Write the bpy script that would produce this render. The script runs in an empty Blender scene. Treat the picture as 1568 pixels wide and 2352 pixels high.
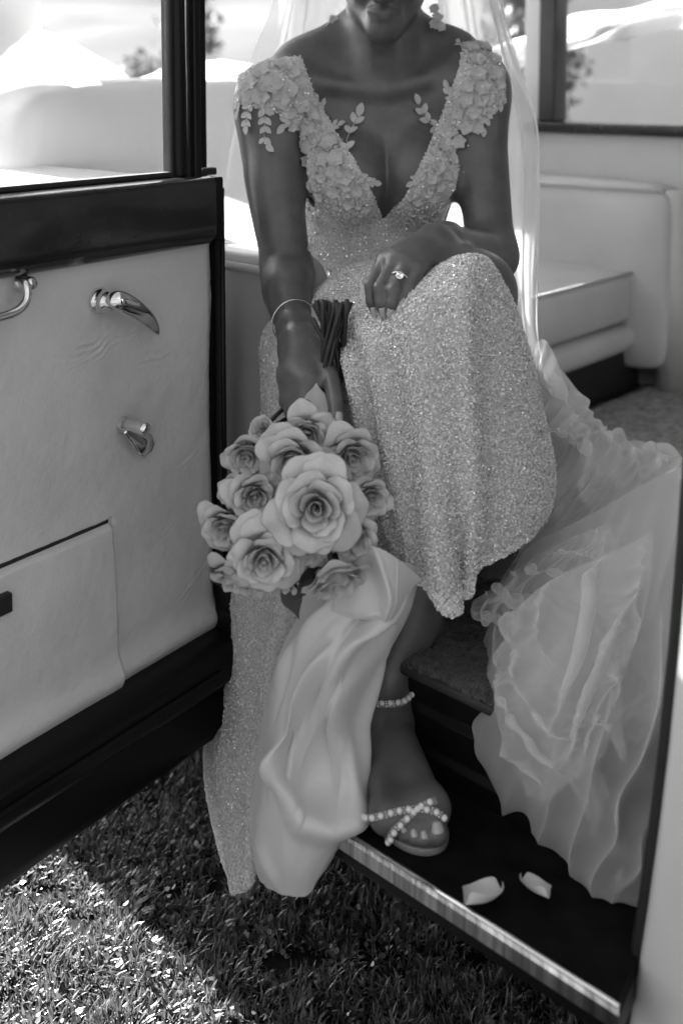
import bpy, math, random
import numpy as np
from mathutils import Vector, Matrix
random.seed(7); RNG = np.random.default_rng(7)
S = bpy.context.scene
COL = S.collection
R = math.radians

# ------------------------------------------------------------------ camera
CAM_H = 1.20
FPX, CU, CV, PITCH = 2473.0, 784.0, 416.0, R(5.0)      # focal length and principal point in a 1568 x 2352 frame
cam_d = bpy.data.cameras.new('camera')
cam = bpy.data.objects.new('camera', cam_d); COL.objects.link(cam)
cam.location = (0, 0, CAM_H); cam.rotation_euler = (R(90) - PITCH, 0, 0)
cam_d.sensor_fit = 'VERTICAL'; cam_d.sensor_height = 36; cam_d.sensor_width = 24
cam_d.lens = 36 * FPX / 2352
cam_d.shift_y = (CV - 1176) / 2352
cam_d.clip_start = .05; cam_d.clip_end = 600
cam_d.dof.use_dof = True; cam_d.dof.focus_distance = 1.42; cam_d.dof.aperture_fstop = 3.2
S.camera = cam

# car frame: AX runs along the car towards its rear (left, far), NX across it (right, far)
AX = np.array([-.731, .682]); NX = np.array([.682, .731])

# ------------------------------------------------------------------ light
SUN_EL = 29.0
SUN_STRENGTH, SKY_STRENGTH, EXPOSURE = 5.0, .05, 3.55
w = bpy.data.worlds.new('World'); S.world = w; w.use_nodes = True
nt = w.node_tree; nt.nodes.clear()
sky = nt.nodes.new('ShaderNodeTexSky'); sky.sky_type = 'NISHITA'; sky.sun_disc = False
sky.sun_elevation = R(SUN_EL)
sun_az = math.atan2(AX[0] + .03, AX[1] + .03)          # clockwise from +Y
sky.sun_rotation = sun_az; sky.dust_density = 2.0; sky.ozone_density = 1.0
bw = nt.nodes.new('ShaderNodeRGBToBW'); bg = nt.nodes.new('ShaderNodeBackground'); wo = nt.nodes.new('ShaderNodeOutputWorld')
bg.inputs[1].default_value = SKY_STRENGTH
nt.links.new(sky.outputs[0], bw.inputs[0]); nt.links.new(bw.outputs[0], bg.inputs[0]); nt.links.new(bg.outputs[0], wo.inputs[0])
sd = bpy.data.lights.new('sun', 'SUN'); sd.energy = SUN_STRENGTH; sd.angle = R(.5)
sun = bpy.data.objects.new('sun', sd); COL.objects.link(sun)
sv = Vector((math.sin(sun_az) * math.cos(R(SUN_EL)), math.cos(sun_az) * math.cos(R(SUN_EL)), math.sin(R(SUN_EL))))
sun.rotation_euler = sv.to_track_quat('Z', 'Y').to_euler(); sun.location = (-4, 4, 5)
vs = S.view_settings
vs.view_transform = 'Standard'; vs.look = 'None'; vs.gamma = 1; vs.use_curve_mapping = False; vs.exposure = EXPOSURE
cy = S.cycles
cy.use_denoising = True; cy.max_bounces = 10; cy.diffuse_bounces = 5; cy.glossy_bounces = 4
cy.transmission_bounces = 6; cy.transparent_max_bounces = 32; cy.sample_clamp_indirect = 8; cy.caustics_reflective = False
cy.caustics_refractive = False

# ------------------------------------------------------------------ helpers: points
_c, _s = math.cos(PITCH), math.sin(PITCH)
def ray(u, v):
    dx = (u - CU) / FPX; dy = -(v - CV) / FPX
    return np.array([dx, _c + dy * _s, -_s + dy * _c])
def P(u, v, y):
    d = ray(u, v); d = d * (y / d[1]); return np.array([d[0], d[1], d[2] + CAM_H])
def PZ(u, v, z):
    d = ray(u, v); d = d * ((z - CAM_H) / d[2]); return np.array([d[0], d[1], z])
def PP(u, v, nx, ny, off):                              # on the vertical plane nx*x + ny*y = off
    d = ray(u, v); d = d * (off / (nx * d[0] + ny * d[1])); return np.array([d[0], d[1], d[2] + CAM_H])
def CA(a, n, z):
    p = AX * a + NX * n; return np.array([p[0], p[1], z])
def uv_of(p):                                           # frame coordinates of points (used to trim traced outlines)
    p = np.asarray(p) - np.array([0, 0, CAM_H])
    f = p[..., 1] * _c - p[..., 2] * _s; up = p[..., 1] * _s + p[..., 2] * _c
    return CU + FPX * p[..., 0] / f, CV - FPX * up / f

# ------------------------------------------------------------------ helpers: objects
def mesh(name, verts, faces, smooth=True):
    m = bpy.data.meshes.new(name)
    m.from_pydata([tuple(map(float, v)) for v in verts], [], faces)
    if smooth: m.polygons.foreach_set('use_smooth', [True] * len(m.polygons))
    m.update(); return m
def mesh_np(name, verts, faces, smooth=True):           # faces: an (n, k) array, all the same size
    m = bpy.data.meshes.new(name); verts = np.ascontiguousarray(verts, dtype=np.float32); faces = np.ascontiguousarray(faces, dtype=np.int32)
    k = faces.shape[1]; nf = len(faces)
    m.vertices.add(len(verts)); m.vertices.foreach_set('co', verts.ravel())
    m.loops.add(nf * k); m.loops.foreach_set('vertex_index', faces.ravel())
    m.polygons.add(nf); m.polygons.foreach_set('loop_start', np.arange(nf, dtype=np.int32) * k)
    m.polygons.foreach_set('use_smooth', np.full(nf, smooth))
    m.update(calc_edges=True); m.validate(); return m
def link(name, data, mat=None, parent=None, mw=None, kind=None, label=None):
    o = bpy.data.objects.new(name, data); COL.objects.link(o)
    if mat is not None and data is not None and len(data.materials) == 0: data.materials.append(mat)
    if parent is not None:
        o.parent = parent; o.matrix_parent_inverse = Matrix.Translation(-WORLD[parent.name])
        WORLD[o.name] = WORLD[parent.name] if parent.type == 'EMPTY' and data is not None and False else Vector((0, 0, 0))
    else: WORLD[o.name] = Vector((0, 0, 0))
    if mw is not None: o.matrix_basis = mw; WORLD[o.name] = None
    if kind: o['kind'] = kind
    if label: o['label'] = label
    return o
WORLD = {}
def thing(name, label, cat, loc, group=None, parent=None):
    o = bpy.data.objects.new(name, None); COL.objects.link(o); o.empty_display_size = .05
    loc = Vector([float(c) for c in loc])
    if parent is None: o.location = loc; o['label'] = label; o['category'] = cat
    else: o.parent = parent; o.location = loc - WORLD[parent.name]
    WORLD[o.name] = loc
    if group: o['group'] = group
    return o
def tag(o, label, cat, group=None):
    o['label'] = label; o['category'] = cat
    if group: o['group'] = group
    return o

class MB:
    """collects boxes, tubes and strips of one part"""
    def __init__(s): s.v = []; s.f = []
    def add(s, v, f):
        b = len(s.v); s.v += [tuple(map(float, q)) for q in v]; s.f += [tuple(i + b for i in q) for q in f]
    def build(s, name, mat, parent=None, smooth=False, bevel=0, seg=3, subd=0, **k):
        o = link(name, mesh(name, s.v, s.f, smooth), mat, parent, **k)
        if bevel:
            m = o.modifiers.new('bevel', 'BEVEL'); m.width = bevel; m.segments = seg; m.limit_method = 'ANGLE'; m.angle_limit = R(35)
            o.data.polygons.foreach_set('use_smooth', [True] * len(o.data.polygons))
            m = o.modifiers.new('wn', 'WEIGHTED_NORMAL'); m.keep_sharp = True
        if subd: m = o.modifiers.new('sub', 'SUBSURF'); m.levels = m.render_levels = subd
        return o
    def hexa(s, c):                                     # 8 corners: bottom ring then top ring
        s.add(c, [(0, 3, 2, 1), (4, 5, 6, 7), (0, 1, 5, 4), (1, 2, 6, 5), (2, 3, 7, 6), (3, 0, 4, 7)]); return s
    def cbox(s, a0, a1, n0, n1, z0, z1):                # box in the car frame
        return s.hexa([CA(a0, n0, z0), CA(a0, n1, z0), CA(a1, n1, z0), CA(a1, n0, z0), CA(a0, n0, z1), CA(a0, n1, z1), CA(a1, n1, z1), CA(a1, n0, z1)])
    def fbox(s, fn, a, b, c):                           # box through a frame function fn(p, q, z)
        (a0, a1), (b0, b1), (c0, c1) = a, b, c
        return s.hexa([fn(a0, b0, c0), fn(a0, b1, c0), fn(a1, b1, c0), fn(a1, b0, c0), fn(a0, b0, c1), fn(a0, b1, c1), fn(a1, b1, c1), fn(a1, b0, c1)])
    def box(s, x0, x1, y0, y1, z0, z1): return s.fbox(lambda x, y, z: (x, y, z), (x0, x1), (y0, y1), (z0, z1))
    def tube(s, pts, rad, n=10, cap=True, flat=None):
        pts = [np.asarray(p, float) for p in pts]
        if np.isscalar(rad): rad = [rad] * len(pts)
        b = len(s.v); ref = np.array([.31, .2, .93]); vs_ = []
        for i, p in enumerate(pts):
            t = pts[min(i + 1, len(pts) - 1)] - pts[max(i - 1, 0)]; t = t / (np.linalg.norm(t) + 1e-12)
            if flat is not None: ref = np.asarray(flat[0], float)
            x = ref - t * ref.dot(t); x /= np.linalg.norm(x) + 1e-12; y = np.cross(t, x)
            if flat is None: ref = x
            k = flat[1] if flat is not None else 1
            for j in range(n):
                an = 2 * math.pi * j / n; vs_.append(p + rad[i] * (x * math.cos(an) * k + y * math.sin(an)))
        f = []
        for i in range(len(pts) - 1):
            for j in range(n): f.append((i * n + j, i * n + (j + 1) % n, (i + 1) * n + (j + 1) % n, (i + 1) * n + j))
        if cap: f.append(tuple(range(n))[::-1]); f.append(tuple(range((len(pts) - 1) * n, len(pts) * n)))
        s.add(vs_, f); return s
    def extrude(s, prof, fn, p0, p1, closed=True):      # profile (x, z) pairs swept along the first axis of fn(p, x, z)
        n = len(prof); v = [fn(p0, x, z) for x, z in prof] + [fn(p1, x, z) for x, z in prof]
        f = [(i, (i + 1) % n, n + (i + 1) % n, n + i) for i in range(n if closed else n - 1)]
        if closed: f += [tuple(range(n))[::-1], tuple(range(n, 2 * n))]
        s.add(v, f); return s
def rounded(x0, x1, z0, z1, r, k=5):
    out = []
    for cx, cz, a0 in ((x1 - r, z1 - r, 0), (x0 + r, z1 - r, 90), (x0 + r, z0 + r, 180), (x1 - r, z0 + r, 270)):
        for i in range(k + 1): an = R(a0 + 90 * i / k); out.append((cx + r * math.cos(an), cz + r * math.sin(an)))
    return out
def sphere_mesh(name, r, nu=12, nv=8):
    v = [(0, 0, r)]; f = []
    for i in range(1, nv):
        th = math.pi * i / nv
        for j in range(nu): ph = 2 * math.pi * j / nu; v.append((r * math.sin(th) * math.cos(ph), r * math.sin(th) * math.sin(ph), r * math.cos(th)))
    v.append((0, 0, -r))
    for j in range(nu): f.append((0, 1 + j, 1 + (j + 1) % nu))
    for i in range(nv - 2):
        for j in range(nu): f.append((1 + i * nu + j, 1 + (i + 1) * nu + j, 1 + (i + 1) * nu + (j + 1) % nu, 1 + i * nu + (j + 1) % nu))
    L = len(v) - 1
    for j in range(nu): f.append((L, 1 + (nv - 2) * nu + (j + 1) % nu, 1 + (nv - 2) * nu + j))
    return mesh(name, v, f)
def crom(pts, n):                                       # Catmull-Rom through pts (k, d) -> (n, d)
    pts = np.asarray(pts, float); k = len(pts)
    t = np.linspace(0, k - 1, n); i = np.clip(t.astype(int), 0, k - 2); u = (t - i)[:, None]
    while u.ndim < pts.ndim: u = u[..., None]
    g = lambda j: np.where(((j < 0)[(...,) + (None,) * (pts.ndim - 1)]), 2 * pts[0] - pts[1], np.where(((j > k - 1)[(...,) + (None,) * (pts.ndim - 1)]), 2 * pts[-1] - pts[-2], pts[np.clip(j, 0, k - 1)]))
    a, b, c, d = g(i - 1), g(i), g(i + 1), g(i + 2)
    return .5 * (2 * b + (c - a) * u + (2 * a - 5 * b + 4 * c - d) * u ** 2 + (3 * b - a - 3 * c + d) * u ** 3)
def grid_normals(g):
    n = np.cross(np.gradient(g, axis=1), np.gradient(g, axis=0)); return n / (np.linalg.norm(n, axis=2, keepdims=True) + 1e-12)
def net(rows, nr, nc):                                  # control rows of (u, v, y) -> dense world grid (nr, nc, 3)
    cp = np.array([[P(*q) for q in r] for r in rows])
    g = crom(cp, nr); g = np.swapaxes(crom(np.swapaxes(g, 0, 1), nc), 0, 1); return g
def grid_faces(nr, nc, off=0):
    i, j = np.meshgrid(np.arange(nr - 1), np.arange(nc - 1), indexing='ij'); a = (i * nc + j).ravel() + off
    return np.stack([a, a + 1, a + nc + 1, a + nc], 1)
def sheet(name, g, mat, parent=None, thick=0, **k):
    nr, nc = g.shape[:2]
    o = link(name, mesh_np(name, g.reshape(-1, 3), grid_faces(nr, nc)), mat, parent, **k)
    if thick: m = o.modifiers.new('thick', 'SOLIDIFY'); m.thickness = thick; m.offset = 0
    return o
# value noise for displacement
class Noise:
    def __init__(s, seed, n=64): s.t = np.random.default_rng(seed).random((n, n)); s.n = n
    def __call__(s, x, y):
        xi = np.floor(x).astype(int); yi = np.floor(y).astype(int); fx = x - xi; fy = y - yi
        fx = fx * fx * (3 - 2 * fx); fy = fy * fy * (3 - 2 * fy); n = s.n; t = s.t
        a = t[xi % n, yi % n]; b = t[(xi + 1) % n, yi % n]; c = t[xi % n, (yi + 1) % n]; d = t[(xi + 1) % n, (yi + 1) % n]
        return (a * (1 - fx) + b * fx) * (1 - fy) + (c * (1 - fx) + d * fx) * fy - .5
    def fbm(s, x, y, o=4):
        r = 0; a = 1
        for i in range(o): r = r + a * s(x * 2 ** i + 17 * i, y * 2 ** i + 5 * i); a *= .5
        return r

# ------------------------------------------------------------------ materials (a black and white photograph: every colour is a grey)
MT = {}
def mat(name, g, rough=.5, metal=0, spec=.5, noise=None, bump=None, sheen=0, coat=0, trans=0, sss=0):
    """noise = (scale, amount, detail): lightness variation; bump = list of (kind, scale, strength, distance)"""
    m = bpy.data.materials.new(name); m.use_nodes = True; t = m.node_tree; b = t.nodes['Principled BSDF']
    b.inputs['Base Color'].default_value = (g, g, g, 1); b.inputs['Roughness'].default_value = rough; b.inputs['Metallic'].default_value = metal
    b.inputs['Specular IOR Level'].default_value = spec
    b.inputs['Sheen Weight'].default_value = sheen; b.inputs['Coat Weight'].default_value = coat; b.inputs['Coat Roughness'].default_value = .06
    if sss: b.inputs['Subsurface Weight'].default_value = sss; b.inputs['Subsurface Scale'].default_value = .006; b.inputs['Subsurface Radius'].default_value = (1, 1, 1)
    tc = t.nodes.new('ShaderNodeTexCoord')
    if noise:
        n = t.nodes.new('ShaderNodeTexNoise'); n.inputs['Scale'].default_value = noise[0]; n.inputs['Detail'].default_value = noise[2] if len(noise) > 2 else 4
        r = t.nodes.new('ShaderNodeMapRange'); r.inputs['From Min'].default_value = .3; r.inputs['From Max'].default_value = .7
        r.inputs['To Min'].default_value = g * (1 - noise[1]); r.inputs['To Max'].default_value = min(g * (1 + noise[1]), .95)
        t.links.new(tc.outputs['Object'], n.inputs['Vector']); t.links.new(n.outputs['Fac'], r.inputs['Value']); t.links.new(r.outputs[0], b.inputs['Base Color'])
    prev = None
    for kind, sc, st, di in bump or []:
        if kind == 'voronoi': x = t.nodes.new('ShaderNodeTexVoronoi'); x.feature = 'DISTANCE_TO_EDGE'; out = 'Distance'
        elif kind == 'wave': x = t.nodes.new('ShaderNodeTexWave'); x.inputs['Distortion'].default_value = 6; x.inputs['Detail'].default_value = 3; out = 'Fac'
        else: x = t.nodes.new('ShaderNodeTexNoise'); x.inputs['Detail'].default_value = 6; out = 'Fac'
        x.inputs['Scale'].default_value = sc; t.links.new(tc.outputs['Object'], x.inputs['Vector'])
        bp = t.nodes.new('ShaderNodeBump'); bp.inputs['Strength'].default_value = st; bp.inputs['Distance'].default_value = di
        t.links.new(x.outputs[out], bp.inputs['Height'])
        if prev: t.links.new(prev.outputs[0], bp.inputs['Normal'])
        prev = bp
    if prev: t.links.new(prev.outputs[0], b.inputs['Normal'])
    if trans:                                           # thin things light shines through
        tr = t.nodes.new('ShaderNodeBsdfTranslucent'); tr.inputs[0].default_value = (g, g, g, 1); mx = t.nodes.new('ShaderNodeMixShader'); mx.inputs[0].default_value = trans
        o = t.nodes['Material Output']; t.links.new(b.outputs[0], mx.inputs[1]); t.links.new(tr.outputs[0], mx.inputs[2]); t.links.new(mx.outputs[0], o.inputs[0])
    MT[name] = m; return m
def tulle(name, lo, hi, g=.85, power=2.0, weave=True):
    """sheer net: see-through face on, denser where it is seen along its surface"""
    m = bpy.data.materials.new(name); m.use_nodes = True; t = m.node_tree; t.nodes.clear()
    o = t.nodes.new('ShaderNodeOutputMaterial'); lw = t.nodes.new('ShaderNodeLayerWeight'); lw.inputs['Blend'].default_value = .5
    pw = t.nodes.new('ShaderNodeMath'); pw.operation = 'POWER'; pw.inputs[1].default_value = power; t.links.new(lw.outputs['Facing'], pw.inputs[0])
    mr = t.nodes.new('ShaderNodeMapRange'); mr.inputs['To Min'].default_value = lo; mr.inputs['To Max'].default_value = hi; t.links.new(pw.outputs[0], mr.inputs['Value'])
    d = t.nodes.new('ShaderNodeBsdfDiffuse'); d.inputs[0].default_value = (g, g, g, 1); tl = t.nodes.new('ShaderNodeBsdfTranslucent'); tl.inputs[0].default_value = (g, g, g, 1)
    a = t.nodes.new('ShaderNodeMixShader'); a.inputs[0].default_value = .45; t.links.new(d.outputs[0], a.inputs[1]); t.links.new(tl.outputs[0], a.inputs[2])
    tp = t.nodes.new('ShaderNodeBsdfTransparent'); x = t.nodes.new('ShaderNodeMixShader')
    t.links.new(mr.outputs[0], x.inputs[0]); t.links.new(tp.outputs[0], x.inputs[1]); t.links.new(a.outputs[0], x.inputs[2]); t.links.new(x.outputs[0], o.inputs[0])
    MT[name] = m; return m
def glass(name, dirt=.04):
    m = bpy.data.materials.new(name); m.use_nodes = True; t = m.node_tree; t.nodes.clear()
    o = t.nodes.new('ShaderNodeOutputMaterial'); fr = t.nodes.new('ShaderNodeFresnel'); fr.inputs[0].default_value = 1.5
    tp = t.nodes.new('ShaderNodeBsdfTransparent'); tp.inputs[0].default_value = (.93, .93, .93, 1)
    gl = t.nodes.new('ShaderNodeBsdfGlossy'); gl.inputs['Roughness'].default_value = .01; gl.inputs[0].default_value = (1, 1, 1, 1)
    ge = t.nodes.new('ShaderNodeNewGeometry'); iv = t.nodes.new('ShaderNodeMath'); iv.operation = 'SUBTRACT'; iv.inputs[0].default_value = 1; t.links.new(ge.outputs['Backfacing'], iv.inputs[1])
    ml = t.nodes.new('ShaderNodeMath'); ml.operation = 'MULTIPLY'; t.links.new(fr.outputs[0], ml.inputs[0]); t.links.new(iv.outputs[0], ml.inputs[1])     # a pane mirrors on its outer face only
    x = t.nodes.new('ShaderNodeMixShader'); t.links.new(ml.outputs[0], x.inputs[0]); t.links.new(tp.outputs[0], x.inputs[1]); t.links.new(gl.outputs[0], x.inputs[2])
    df = t.nodes.new('ShaderNodeBsdfDiffuse'); df.inputs[0].default_value = (.8, .8, .8, 1); y = t.nodes.new('ShaderNodeMixShader')
    tc = t.nodes.new('ShaderNodeTexCoord'); n = t.nodes.new('ShaderNodeTexNoise'); n.inputs['Scale'].default_value = 9; n.inputs['Detail'].default_value = 8
    r = t.nodes.new('ShaderNodeMapRange'); r.inputs['From Min'].default_value = .35; r.inputs['From Max'].default_value = .8; r.inputs['To Max'].default_value = dirt * 2.5; r.inputs['To Min'].default_value = dirt * .3
    t.links.new(tc.outputs['Object'], n.inputs['Vector']); t.links.new(n.outputs['Fac'], r.inputs['Value']); t.links.new(r.outputs[0], y.inputs[0])
    t.links.new(x.outputs[0], y.inputs[1]); t.links.new(df.outputs[0], y.inputs[2]); t.links.new(y.outputs[0], o.inputs[0]); MT[name] = m; return m
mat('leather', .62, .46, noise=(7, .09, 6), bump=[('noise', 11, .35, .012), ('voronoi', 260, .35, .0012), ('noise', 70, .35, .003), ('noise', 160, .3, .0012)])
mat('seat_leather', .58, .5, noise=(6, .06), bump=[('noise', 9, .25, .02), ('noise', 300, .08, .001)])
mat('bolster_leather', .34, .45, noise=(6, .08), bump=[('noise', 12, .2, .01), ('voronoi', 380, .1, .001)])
mat('wood', .016, .2, spec=.4, noise=(18, .6, 8), coat=.35, bump=[('noise', 25, .05, .004)])
mat('black_paint', .006, .35, spec=.2, bump=[('noise', 30, .03, .003)])
mat('rubber', .012, .6, noise=(40, .3), bump=[('noise', 220, .2, .001)])
mat('mat_rubber', .005, .75, noise=(30, .5), spec=.10, bump=[('noise', 400, .25, .001)])
mat('chrome', .75, .07, 1.0, noise=(30, .05), bump=[('noise', 18, .03, .003)])
mat('ribbed_chrome', .62, .3, 1.0, noise=(60, .25), bump=[('noise', 90, .25, .002)])
mat('white_paint', .62, .22, coat=.5, noise=(3, .04), bump=[('noise', 6, .02, .01)])
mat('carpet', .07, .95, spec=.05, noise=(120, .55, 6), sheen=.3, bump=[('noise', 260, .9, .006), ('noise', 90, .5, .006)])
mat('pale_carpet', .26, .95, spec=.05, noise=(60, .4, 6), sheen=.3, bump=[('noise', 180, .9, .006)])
mat('dark_trim', .02, .6, noise=(20, .3))
mat('headlining', .55, .8, noise=(9, .05))
def streaked(name, g, rough):                           # brushed metal, its streaky reflections painted into the colour across its length
    m = mat(name, g, rough, 1.0); t = m.node_tree; b = t.nodes['Principled BSDF']; tc = [n for n in t.nodes if n.type == 'TEX_COORD'][0]
    mp = t.nodes.new('ShaderNodeMapping'); mp.inputs['Rotation'].default_value = (0, 0, math.atan2(.682, .731)); mp.inputs['Scale'].default_value = (90, 6, 2)
    n = t.nodes.new('ShaderNodeTexNoise'); n.inputs['Scale'].default_value = 1; n.inputs['Detail'].default_value = 5; n.inputs['Roughness'].default_value = .7
    r = t.nodes.new('ShaderNodeMapRange'); r.inputs['From Min'].default_value = .35; r.inputs['From Max'].default_value = .68; r.inputs['To Min'].default_value = .25; r.inputs['To Max'].default_value = .9
    bp = t.nodes.new('ShaderNodeBump'); bp.inputs['Strength'].default_value = .5; bp.inputs['Distance'].default_value = .004
    t.links.new(tc.outputs['Object'], mp.inputs[0]); t.links.new(mp.outputs[0], n.inputs['Vector']); t.links.new(n.outputs['Fac'], r.inputs['Value']); t.links.new(r.outputs[0], b.inputs['Base Color']); t.links.new(n.outputs['Fac'], bp.inputs['Height']); t.links.new(bp.outputs[0], b.inputs['Normal'])
streaked('brushed_metal', .6, .28)
glass('window_glass', .012)
mat('soil', .008, .95, noise=(30, .5, 6), spec=.1)
mat('grass_blade', .092, .36, spec=.65, noise=(40, .6, 3), trans=.3)
mat('lawn', .05, .9, noise=(1.2, .4, 8), spec=.1)
mat('hillside', .034, .9, noise=(.12, .35, 6), spec=.1)
mat('ribbon_white', .88, .6, noise=(8, .04), trans=.6)
mat('skin', .098, .36, spec=.5, noise=(38, .16, 7), bump=[('noise', 120, .14, .002), ('noise', 420, .16, .0008), ('voronoi', 900, .12, .0006)], sss=.08)
mat('lip', .075, .32, spec=.5, noise=(300, .15), bump=[('noise', 500, .3, .001)])
mat('nail', .40, .2, coat=.5, noise=(200, .03))
mat('hair', .05, .4, noise=(80, .5))
mat('gown', .52, .7, noise=(300, .35, 5), bump=[('noise', 700, .6, .002)])
mat('gown_back', .34, .8, noise=(300, .2), bump=[('noise', 700, .4, .001)])
mat('satin', .58, .27, spec=.55, sheen=.4, noise=(3, .04), bump=[('noise', 5, .05, .02)])
mat('flower_lace', .6, .55, noise=(90, .1), trans=.25, bump=[('noise', 200, .2, .001)])
mat('crystal', .8, .12, .75, noise=(900, .15))
mat('bead', .74, .24, .12, noise=(700, .25))
mat('pearl', .72, .22, coat=.6, noise=(150, .06))
mat('silver', .8, .15, 1.0, noise=(300, .08))
mat('diamond', .9, .03, .9, noise=(500, .1))
mat('petal', .74, .55, noise=(25, .08), trans=.3, bump=[('noise', 45, .16, .004)])
mat('petal_inner', .68, .55, noise=(25, .08), trans=.25, bump=[('noise', 45, .16, .004)])
mat('stem', .03, .5, noise=(60, .4), bump=[('noise', 100, .3, .002)])
mat('leaf', .035, .45, noise=(60, .4), trans=.15)
mat('sandal', .2, .4, noise=(60, .1))
tulle('veil_tulle', .52, .95, .92, 1.1)
tulle('train_tulle', .34, .95, .9, 1.3)
mat('tree_leaf', .07, .6, noise=(3, .5), trans=.3)
mat('bark', .09, .9, noise=(12, .5), bump=[('noise', 30, .6, .02)])
mat('house_wall', .62, .9, noise=(2, .05), bump=[('noise', 60, .2, .01)])
mat('house_dark', .03, .3, noise=(3, .2))
mat('roof_tile', .12, .8, noise=(5, .3))

# ================================================================== GROUND
def _disc(r, n=64):
    v = [(0, 0, 0)] + [(r * math.cos(2 * math.pi * i / n), r * math.sin(2 * math.pi * i / n), 0) for i in range(n)]
    return v, [(0, i + 1, (i + 1) % n + 1) for i in range(n)]
v, f = _disc(400)
g = link('ground', mesh('ground', v, f, False), MT['lawn'], kind='structure')
g = MB().box(-2.2, 1.6, .4, 3.4, .001, .005).build('topsoil', MT['soil'], kind='structure')

def grass(name, n, region, hmin, hmax, seed):
    r = np.random.default_rng(seed); x0, x1, y0, y1 = region
    x = r.uniform(x0, x1, n); y = r.uniform(y0, y1, n)
    nz = Noise(3); dens = nz.fbm(x * 16, y * 16, 3); keep = dens > -.42 ; x, y, dens = x[keep], y[keep], dens[keep]; n = len(x)
    h = r.uniform(hmin, hmax, n) * (1 + .9 * dens); wd = r.uniform(.0008, .0020, n); az = r.uniform(0, 2 * math.pi, n); lean = r.uniform(.1, 1.35, n) ** 1
    cl = nz.fbm(x * 9 + 40, y * 9, 2) * 9; az = np.where(r.random(n) < .3, cl, az)
    d = np.stack([np.cos(az), np.sin(az), 0 * az], 1); s_ = np.stack([-np.sin(az + r.normal(0, .5, n)), np.cos(az), 0 * az], 1)
    base = np.stack([x, y, 0 * x + .003], 1); V = []
    for k, (t, wk) in enumerate(((0, 1), (.4, 1.1), (.75, .75), (1, .05))):
        out = d * (h * np.sin(lean) * t ** 1.7)[:, None]; up = np.zeros((n, 3)); up[:, 2] = h * (t * np.cos(lean * .55) - .22 * lean * t * t)
        c = base + out + up
        V += [c - s_ * (wd * wk)[:, None], c + s_ * (wd * wk)[:, None]]
    V = np.stack(V, 1).reshape(-1, 3); b = (np.arange(n) * 8)[:, None]
    F = np.concatenate([b + np.array([[0, 1, 3, 2]]), b + np.array([[2, 3, 5, 4]]), b + np.array([[4, 5, 7, 6]])], 0)
    return link(name, mesh_np(name, V, F), MT['grass_blade'], kind='stuff')
grass('grass', 120000, (-1.05, .45, 1.15, 2.35), .011, .027, 11)
grass('grass', 40000, (-2.2, 1.6, .4, 3.4), .011, .026, 12)
def leafy(seed, n, region):                             # clover and flat weed leaves between the blades
    r = np.random.default_rng(seed); x0, x1, y0, y1 = region; V = []; F = []
    nz = Noise(5)
    for i in range(n):
        x, y = r.uniform(x0, x1), r.uniform(y0, y1)
        if nz(np.array(x * 7), np.array(y * 7)) < .02: continue
        c = np.array([x, y, r.uniform(.014, .034)]); nrm = np.array([r.normal(0, .5), r.normal(0, .5), 1]); nrm /= np.linalg.norm(nrm)
        a = np.cross(nrm, [math.cos(i), math.sin(i), 0]); a /= np.linalg.norm(a); b_ = np.cross(nrm, a); q = r.uniform(.0022, .0042); b0 = len(V)
        for k in range(6): an = k * math.pi / 3; V.append(c + q * (a * math.cos(an) * 1.25 + b_ * math.sin(an)) + nrm * q * .25 * math.cos(2 * an))
        F.append(tuple(range(b0, b0 + 6)))
    return link('clover', mesh('clover', V, F), MT['grass_blade'], kind='stuff')
leafy(5, 1500, (-.85, .1, 1.2, 1.9))

# ================================================================== CAR
car = thing('vintage_car', 'white vintage wedding limousine with its rear door open and pale leather inside', 'car', CA(1.2, 1.7, 0))
# --- floor, sill, running board
MB().cbox(-.6, 1.19, 1.085, 2.40, .33, .482).cbox(1.19, 2.35, 1.30, 2.40, .33, .46).build('chassis', MT['black_paint'], car)
sill = MB()
sill.extrude([(1.085, .300), (.985, .300), (.985, .385), (.993, .392), (.993, .430), (1.001, .437), (1.001, .470), (1.085, .478)], lambda p, x, z: CA(p, x, z), .36, 1.30)
sill.build('door_sill', MT['black_paint'], car, bevel=.002)
MB().extrude(rounded(.990, 1.010, .468, .483, .006), lambda p, x, z: CA(p, x, z), .36, 1.30).build('sill_trim', MT['dark_trim'], car, smooth=True)
MB().cbox(.715, 1.30, .9905, .9925, .4740, .4760).build('sill_bead', MT['chrome'], car)
def carpet(name, a0, a1, n0, n1, z, m, na, nn, amp, seed):
    A, N_ = np.meshgrid(np.linspace(a0, a1, na), np.linspace(n0, n1, nn), indexing='ij'); nz = Noise(seed)
    Z = z - .012 * np.clip((n0 + .012 - N_) / .012, 0, 1) ** 2 + amp * nz.fbm(A * 120, N_ * 120, 3) + amp * 1.2 * nz(A * 25, N_ * 25)
    g = np.stack([AX[0] * A + NX[0] * N_, AX[1] * A + NX[1] * N_, Z], 2)
    return sheet(name, g[:, ::-1], m, car)
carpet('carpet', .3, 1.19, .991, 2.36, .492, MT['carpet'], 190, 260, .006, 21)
def rb_fn(p, x, z): return CA(.437 + min(x - .838, .066) * .53 if p < .44 else p, x, z)   # the front end is cut on the slant
rb = MB().extrude([(.846, .352), (.846, .358), (.853, .362), (.984, .362), (.984, .345), (.848, .345)], rb_fn, .437, .86).build('running_board', MT['mat_rubber'], car, bevel=.0015)
trim = MB().extrude([(.838, .341), (.838, .3565), (.8395, .3605), (.843, .3615), (.8455, .3605), (.8455, .341)], rb_fn, .437, .86).build('edge_trim', MT['brushed_metal'], rb)
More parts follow.
